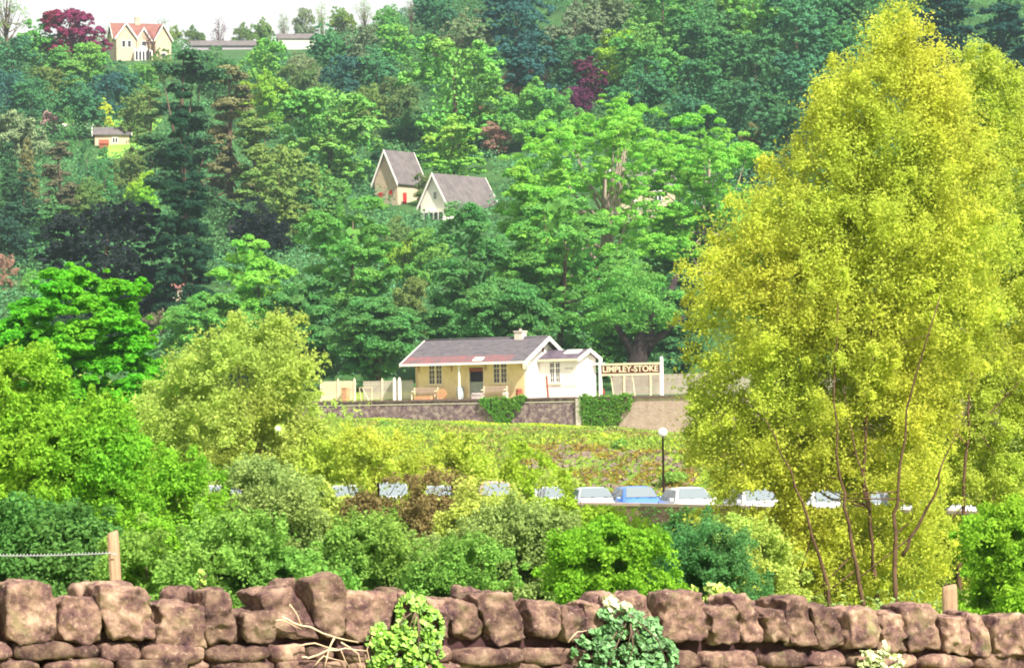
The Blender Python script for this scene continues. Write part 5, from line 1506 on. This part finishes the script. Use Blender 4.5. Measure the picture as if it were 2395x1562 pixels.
def stone_pts(nseg):
    """cube-sphere grid"""
    vs, fs, key = [], [], {}
    def vid(p):
        k = tuple(round(c_, 5) for c_ in p)
        if k not in key: key[k] = len(vs); vs.append(p)
        return key[k]
    for ax in range(3):
        for s_ in (-1, 1):
            for i in range(nseg):
                for j in range(nseg):
                    q = []
                    for di, dj in ((0, 0), (1, 0), (1, 1), (0, 1)):
                        u_, v_ = -1 + 2 * (i + di) / nseg, -1 + 2 * (j + dj) / nseg
                        p = [0, 0, 0]; p[ax] = s_; p[(ax + 1) % 3] = u_; p[(ax + 2) % 3] = v_
                        q.append(vid(tuple(p)))
                    fs.append(tuple(q if s_ > 0 else reversed(q)))
    return vs, fs
CUBE = {k: stone_pts(k) for k in (7, 10, 22)}
def stone(mb, corners, y0, y1, seed, rnd=.12, rough=.03, nseg=10):
    """corners: (xl,zb),(xr,zb),(xr2,zt_r),(xl2,zt_l) in the wall's own x/z; y0..y1 depth"""
    vs0, fs = CUBE[nseg]; out = []
    (ax_, az), (bx, bz_), (cx_, cz), (dx, dz_) = corners
    sz = max(.05, min(abs(bx - ax_), abs(dz_ - az)))
    for p in vs0:
        v_ = Vector(p); l = v_.length
        k = 1 - rnd * ((abs(v_.x) ** 3 * abs(v_.z) ** 3) + .8 * abs(v_.x) ** 3 * abs(v_.y) ** 3 + .8 * abs(v_.y) ** 3 * abs(v_.z) ** 3) * .8
        v_ *= k
        s_, t_ = (v_.x + 1) / 2, (v_.z + 1) / 2
        x_ = (ax_ * (1 - s_) + bx * s_) * (1 - t_) + (dx * (1 - s_) + cx_ * s_) * t_
        z_ = (az * (1 - s_) + bz_ * s_) * (1 - t_) + (dz_ * (1 - s_) + cz * s_) * t_
        y_ = y0 + (y1 - y0) * (v_.y + 1) / 2
        nv = noise.noise_vector(Vector((x_ * 5 + seed, y_ * 5, z_ * 5 + seed * .7))) * rough + noise.noise_vector(Vector((x_ * 16 + seed, y_ * 16, z_ * 16))) * rough * .35 + noise.noise_vector(Vector((x_ * 34 + seed, y_ * 34, z_ * 34))) * rough * .22
        rg_ = 1 - abs(noise.noise(Vector((x_ * 9 + seed, y_ * 9 + 3, z_ * 9))))* 2
        ff = rough * .55 * (rg_ - .5)
        out.append((x_ + nv.x * .7 + v_.x * ff, y_ + nv.y + v_.y * ff, z_ + nv.z * .8 + v_.z * ff))
    mb.add(out, fs, 0, True)
O_W = P(1197, 960, WY(1197)); O_W.z = 0
def wloc(px, py):
    """photo pixel on the wall's face -> wall-local x,z"""
    q = P(px, py, WY(px)); d = Vector((q.x - O_W.x, q.y - O_W.y))
    return d.x * math.cos(WA) + d.y * math.sin(WA), q.z
wall = empty("dry_stone_wall", O_W, WA, "rough brown dry-stone wall with upright coping stones across the foreground", "stone wall")
def var_attr(o, val):
    a = o.data.attributes.new('leafvar', 'FLOAT', 'FACE'); a.data.foreach_set('value', np.full(len(o.data.polygons), val, dtype=np.float32))
COP = [ # polygon of the front face: bl, br, tr, tl (photo px)
 ((-70, 1510), (8, 1512), (8, 1388), (-60, 1385)), ((32, 1508), (142, 1506), (134, 1362), (28, 1362)), ((150, 1500), (262, 1503), (250, 1404), (158, 1400)),
 ((268, 1497), (374, 1500), (352, 1370), (240, 1368)), ((375, 1512), (486, 1512), (484, 1414), (380, 1414)), ((486, 1506), (566, 1510), (552, 1382), (478, 1380)), ((568, 1505), (640, 1500), (660, 1430), (570, 1432)),
 ((655, 1492), (752, 1496), (700, 1372), (610, 1390)), ((752, 1492), (806, 1496), (806, 1348), (722, 1350)), ((808, 1508), (905, 1500), (935, 1392), (806, 1382)),
 ((920, 1496), (1008, 1480), (990, 1392), (948, 1386)), ((1004, 1490), (1058, 1486), (1040, 1402), (1000, 1402)), ((1062, 1490), (1140, 1488), (1112, 1408), (1036, 1404)),
 ((1158, 1506), (1240, 1500), (1200, 1386), (1112, 1392)), ((1243, 1492), (1318, 1488), (1312, 1414), (1240, 1402)), ((1318, 1496), (1368, 1494), (1366, 1420), (1312, 1416)),
 ((1368, 1494), (1440, 1496), (1416, 1412), (1362, 1416)), ((1442, 1490), (1538, 1488), (1512, 1386), (1450, 1398)), ((1542, 1502), (1658, 1500), (1640, 1384), (1556, 1384)),
 ((1665, 1506), (1736, 1502), (1724, 1416), (1656, 1424)), ((1742, 1500), (1800, 1498), (1752, 1386), (1716, 1398)), ((1798, 1502), (1852, 1502), (1836, 1430), (1786, 1426)), ((1856, 1512), (1922, 1508), (1902, 1400), (1840, 1404)),
 ((1925, 1516), (1990, 1510), (1968, 1424), (1912, 1418)), ((1992, 1520), (2074, 1516), (2064, 1424), (1988, 1424)), ((2078, 1526), (2146, 1524), (2128, 1436), (2076, 1434)),
 ((2148, 1526), (2226, 1522), (2212, 1412), (2136, 1420)), ((2230, 1532), (2296, 1532), (2292, 1442), (2232, 1446)), ((2296, 1536), (2346, 1534), (2334, 1440), (2296, 1436)), ((2350, 1538), (2450, 1540), (2440, 1440), (2352, 1444))]
rw = random.Random(12)
for i, cs in enumerate(COP):
    (a, b_, c_, d_) = [wloc(*p) for p in cs]
    mb = MB(); y0 = rw.uniform(-.03, .03)
    stone(mb, (a, b_, c_, d_), y0, y0 + rw.uniform(.30, .38), i * 3.7, rnd=rw.uniform(.03, .10), rough=.036, nseg=22)
    o = mb.build("coping_stone", M['stone'], wall); var_attr(o, rw.uniform(.25, 1))
# second stones standing behind the front ones
BK = [((236, 1430), (355, 1430), (350, 1372), (240, 1372)), ((452, 1440), (520, 1440), (515, 1382), (455, 1380)), ((690, 1440), (760, 1450), (755, 1352), (715, 1362)), ((945, 1440), (1040, 1450), (1010, 1388), (950, 1384)),
      ((1130, 1440), (1230, 1440), (1185, 1380), (1140, 1382)), ((1800, 1460), (1900, 1460), (1880, 1412), (1810, 1424)), ((1880, 1470), (1990, 1470), (1960, 1424), (1890, 1416)), ((1440, 1440), (1530, 1440), (1500, 1392), (1455, 1396))]
for i, cs in enumerate(BK):
    mb = MB(); stone(mb, [wloc(*p) for p in cs], .36, .60, 50 + i * 2.1, .14, .035, 10); o = mb.build("coping_stone", M['stone'], wall); var_attr(o, rw.uniform(.3, .9))
# coursed stones below
mb = MB(); vals = []
def zc(px, row): return row + (px - 0) * .012
row = 1504.0; ci = 0
while row < 1790:
    h_ = rw.choice((20, 26, 32, 38, 46)); px_ = -90.0 - rw.uniform(0, 60)
    while px_ < 2480:
        w_ = rw.uniform(55, 190) * (1.0 if h_ > 24 else 1.1)
        lift = 10 * noise.noise(Vector((px_ * .004, row * .01, 0)))
        r0_ = row + lift + px_ * .012; r1_ = r0_ + h_
        hh = rw.uniform(-3, 3)
        cs = ((px_ + 1, r1_ + 2), (px_ + w_ - 1, r1_ + 2 + hh), (px_ + w_ - 1 - rw.uniform(0, 5), r0_ - 2 - hh), (px_ + 1 + rw.uniform(0, 5), r0_ - 2))
        k0 = len(mb.f)
        y0 = rw.uniform(-.045, .03)
        stone(mb, [wloc(*p) for p in cs], y0, y0 + .3, px_ * .1 + row, rw.uniform(.08, .2), .022, 7)
        vals += [rw.uniform(0.05, 1)] * (len(mb.f) - k0)
        px_ += w_
    row += h_; ci += 1
o = mb.build("course_stones", M['stone'], wall)
a_ = o.data.attributes.new('leafvar', 'FLOAT', 'FACE'); a_.data.foreach_set('value', np.array(vals, dtype=np.float32))
mb = MB()
x0_, _ = wloc(-120, 1500); x1_, _ = wloc(2500, 1500)
zl, zr = wloc(-120, 1478)[1], wloc(2500, 1506)[1]
mb.prism([(x0_, -3.2), (x1_, -3.6), (x1_, zr), (x0_, zl)], 'y', .10, .42)
M['core'] = mat("gap_shade_core", (0.035, 0.015, 0.018), 1, 12, (0.07, 0.035, 0.035))  # near-black core colour stands in for shadow in the gaps between stones
mb.build("gap_shade_core", M['core'], wall)

# wooden posts and wire
def post(pts, w_, Y, label):
    (bx_, by_), (tx_, ty_) = pts
    b0, t0 = P(bx_, by_, Y), P(tx_, ty_, Y)
    d = t0 - b0; b1 = b0 - d.normalized() * (1.4)
    root = empty("fence_post", b1, 0, label, "post")
    mb = MB(); r_ = w_ / 2; N = 10; vs = []; L_ = t0 - b1
    prof = [(0, 1.0), (.3, .99), (.55, 1.03), (.8, .98), (.94, 1.0), (.985, .97), (1.0, .86)]
    for t_, k in prof:
        c_ = L_ * t_
        for j in range(N):
            an = 2 * math.pi * j / N
            sx = abs(math.cos(an)) ** .7 * math.copysign(1, math.cos(an)); sy = abs(math.sin(an)) ** .7 * math.copysign(1, math.sin(an))
            vs.append((c_.x + r_ * k * sx * (1 + .05 * math.sin(j * 3 + t_ * 9)), c_.y + r_ * k * sy, c_.z + (0.012 * sx if t_ > .98 else 0)))
    mb.add(vs, [(i * N + j, i * N + (j + 1) % N, (i + 1) * N + (j + 1) % N, (i + 1) * N + j) for i in range(len(prof) - 1) for j in range(N)] + [tuple(range((len(prof) - 1) * N, len(prof) * N))], 0, False)
    mb.build("post", M['timber'], root)
    return root
post(((271, 1372), (263, 1243)), .080, 19.6, "weathered wooden fence post rising behind the second big coping stone on the left")
post(((2222, 1445), (2220, 1369)), .118, 21.8, "short pale wooden post behind the coping at the right under the second willow")
bw = empty("barbed_wire", P(265, 1293, 19.55), 0, "strand of barbed wire running left from the tall wooden post", "wire")
M['wire'] = mat("galvanised_wire", (0.45, 0.44, 0.46), .5, metal=.3)
mb = MB(); o0 = P(265, 1293, 19.55)
wp = [P(px_, 1293 + 6 * (265 - px_) / 285 + 2.5 * math.sin((265 - px_) / 285 * 3.1) , 19.55) - o0 for px_ in range(-60, 266, 16)]
mb.tube(wp, .0028, 5)
for i in range(0, len(wp) - 1):
    for t_ in (.2, .7):
        c_ = Vector(wp[i]).lerp(Vector(wp[i + 1]), t_); mb.tube([c_ + Vector((-.004, 0, -.014)), c_ + Vector((.004, 0, .014))], .0022, 4); mb.tube([c_ + Vector((.008, -.012, .004)), c_ + Vector((-.004, .012, -.004))], .0022, 4)
mb.build("strand", M['wire'], bw)
mb = MB(); mb.tube([P(258, 1294, 19.53) - o0, P(272, 1296, 19.53) - o0], .004, 5); mb.build("staple", M['wire'], bw)

# ivy, dead stems and little plants on the wall
def wpt(px, py, out=0.0):
    x_, z_ = wloc(px, py)
    return Vector((O_W.x + x_ * math.cos(WA) + out * math.sin(WA), O_W.y + x_ * math.sin(WA) - out * math.cos(WA), z_))
def ivy_on_wall(label, blobs, n, leaf, col, seed, stems=6, cat="ivy", name="ivy_plant", out=(.02, .10)):
    rg = np.random.default_rng(seed); rr_ = random.Random(seed)
    base = wpt(blobs[0][0], blobs[0][1])
    root = empty(name, base, 0, label, cat)
    pts = []
    tot = sum(b_[2] * b_[3] for b_ in blobs)
    for (bx_, by_, rx, ry) in blobs:
        for _ in range(int(n * rx * ry / tot)):
            while True:
                a_, b2 = rr_.uniform(-1, 1), rr_.uniform(-1, 1)
                if a_ * a_ + b2 * b2 < 1 and noise.noise(Vector(((bx_ + rx * a_) * .045, (by_ + ry * b2) * .045, seed))) > -.08: break
            d_ = (1 - a_ * a_ - b2 * b2) ** .5
            pts.append(wpt(bx_ + rx * a_, by_ + ry * b2, out[0] + out[1] * d_ * rr_.uniform(.4, 1)) - base)
    p = np.array(pts); nr = np.tile(np.array([math.sin(WA) * .7, -math.cos(WA) * .7, .55]), (len(p), 1)) + rg.normal(size=(len(p), 3)) * .45
    nr /= np.linalg.norm(nr, axis=1)[:, None]
    o_ = link_mesh("leaves", leaf_mesh("leaves", leaf_arrays(p, nr, leaf, .8, rg), [M['ivyleaf']]), root); o_.color = (*col, 1)
    mb = MB()
    for _ in range(stems):
        a_, b2 = pts[0], pts[rr_.randrange(len(pts))]
        m_ = (a_ + b2) / 2 + Vector((rr_.uniform(-.05, .05), -.03, rr_.uniform(-.05, .05)))
        mb.tube([a_, m_, b2], [.006, .005, .002], 5)
    mb.build("stem", M['bark'], root)
ivy_on_wall("bushy ivy with bright young leaves hanging left of centre on the stone wall", [(960, 1425, 38, 40), (985, 1470, 45, 60), (900, 1500, 48, 45), (985, 1540, 45, 60), (890, 1550, 40, 50), (945, 1500, 60, 60)], 2600, .040, (.20, .38, .05), 1, 8)
ivy_on_wall("big ivy clump with glossy grey-green leaves right of centre on the stone wall", [(1440, 1450, 50, 40), (1480, 1490, 80, 60), (1400, 1530, 70, 60), (1520, 1540, 60, 60), (1450, 1560, 90, 60)], 2700, .046, (.12, .26, .09), 2, 8)
ivy_on_wall("pale green seedling plant at the bottom of the wall on the right", [(2065, 1515, 18, 18), (2045, 1548, 40, 28), (2090, 1550, 30, 24)], 260, .04, (.50, .56, .26), 3, 4, "plant", "wall_plant")
ivy_on_wall("yellow-green weed tufts growing behind the coping right of centre", [(1762, 1400, 22, 40), (1790, 1412, 18, 26), (1700, 1392, 12, 20)], 420, .05, (.34, .48, .08), 5, 4, "plant", "wall_plant", out=(-.5, .1))
ivy_on_wall("grass tuft sprouting between the left coping stones", [(535, 1370, 8, 28), (372, 1408, 8, 16), (575, 1418, 22, 10)], 160, .04, (.26, .42, .06), 6, 3, "plant", "wall_plant", out=(-.45, .1))
ivy_on_wall("pale leafy sprig poking above the coping beside the white-capped stone", [(1420, 1412, 14, 26), (1455, 1420, 14, 12)], 110, .05, (.60, .56, .34), 7, 3, "plant", "wall_plant", out=(.02, .08))
M['deadstem'] = mat("dead_ivy_stem", (0.55, 0.36, 0.24), .9, 12, (0.66, 0.48, 0.34))
ds = empty("dead_ivy_stems", wpt(720, 1480), 0, "pale dead ivy stems spreading over the wall left of the bushy ivy", "dead stems")
mb = MB(); b0 = wpt(720, 1480)
for line, r_ in (([(655, 1442), (680, 1458), (720, 1466), (775, 1486), (830, 1500)], .009), ([(672, 1412), (690, 1440), (700, 1462)], .006), ([(700, 1535), (715, 1540), (760, 1520), (800, 1512), (850, 1520)], .008), ([(775, 1490), (762, 1520), (752, 1560)], .007),
                ([(690, 1510), (730, 1505), (790, 1520), (810, 1560)], .006), ([(640, 1450), (660, 1452), (700, 1470)], .005), ([(790, 1500), (830, 1530), (840, 1570)], .006), ([(730, 1555), (750, 1535), (800, 1545)], .005),
                ([(1318, 1500), (1340, 1478), (1362, 1472)], .005), ([(870, 1470), (850, 1520), (862, 1562)], .004)):
    pts_ = []
    for i in range(len(line) - 1):
        for t_ in (0, .5): pts_.append(wpt(line[i][0] + (line[i + 1][0] - line[i][0]) * t_, line[i][1] + (line[i + 1][1] - line[i][1]) * t_ + 3 * math.sin(i * 5 + t_ * 9), .055) - b0)
    pts_.append(wpt(*line[-1], .055) - b0)
    mb.tube(pts_, [r_ * (1 - .6 * i / len(pts_)) for i in range(len(pts_))], 6)
mb.build("stem", M['deadstem'], ds)

# ------------------------------------------------------------------ haze
hz = MB(); hz.box(-420, 420, -60, 1000, -20, 190)
hm = bpy.data.materials.new("haze"); hm.use_nodes = True; hn = hm.node_tree; hn.nodes.clear()
ho = hn.nodes.new("ShaderNodeOutputMaterial"); hv = hn.nodes.new("ShaderNodeVolumePrincipled")
hv.inputs['Color'].default_value = (0.62, 0.76, 1.0, 1); hv.inputs['Density'].default_value = HAZE
hv.inputs['Anisotropy'].default_value = 0.2
hn.links.new(hv.outputs[0], ho.inputs['Volume'])
tag(hz.build("haze", hm), kind="stuff")
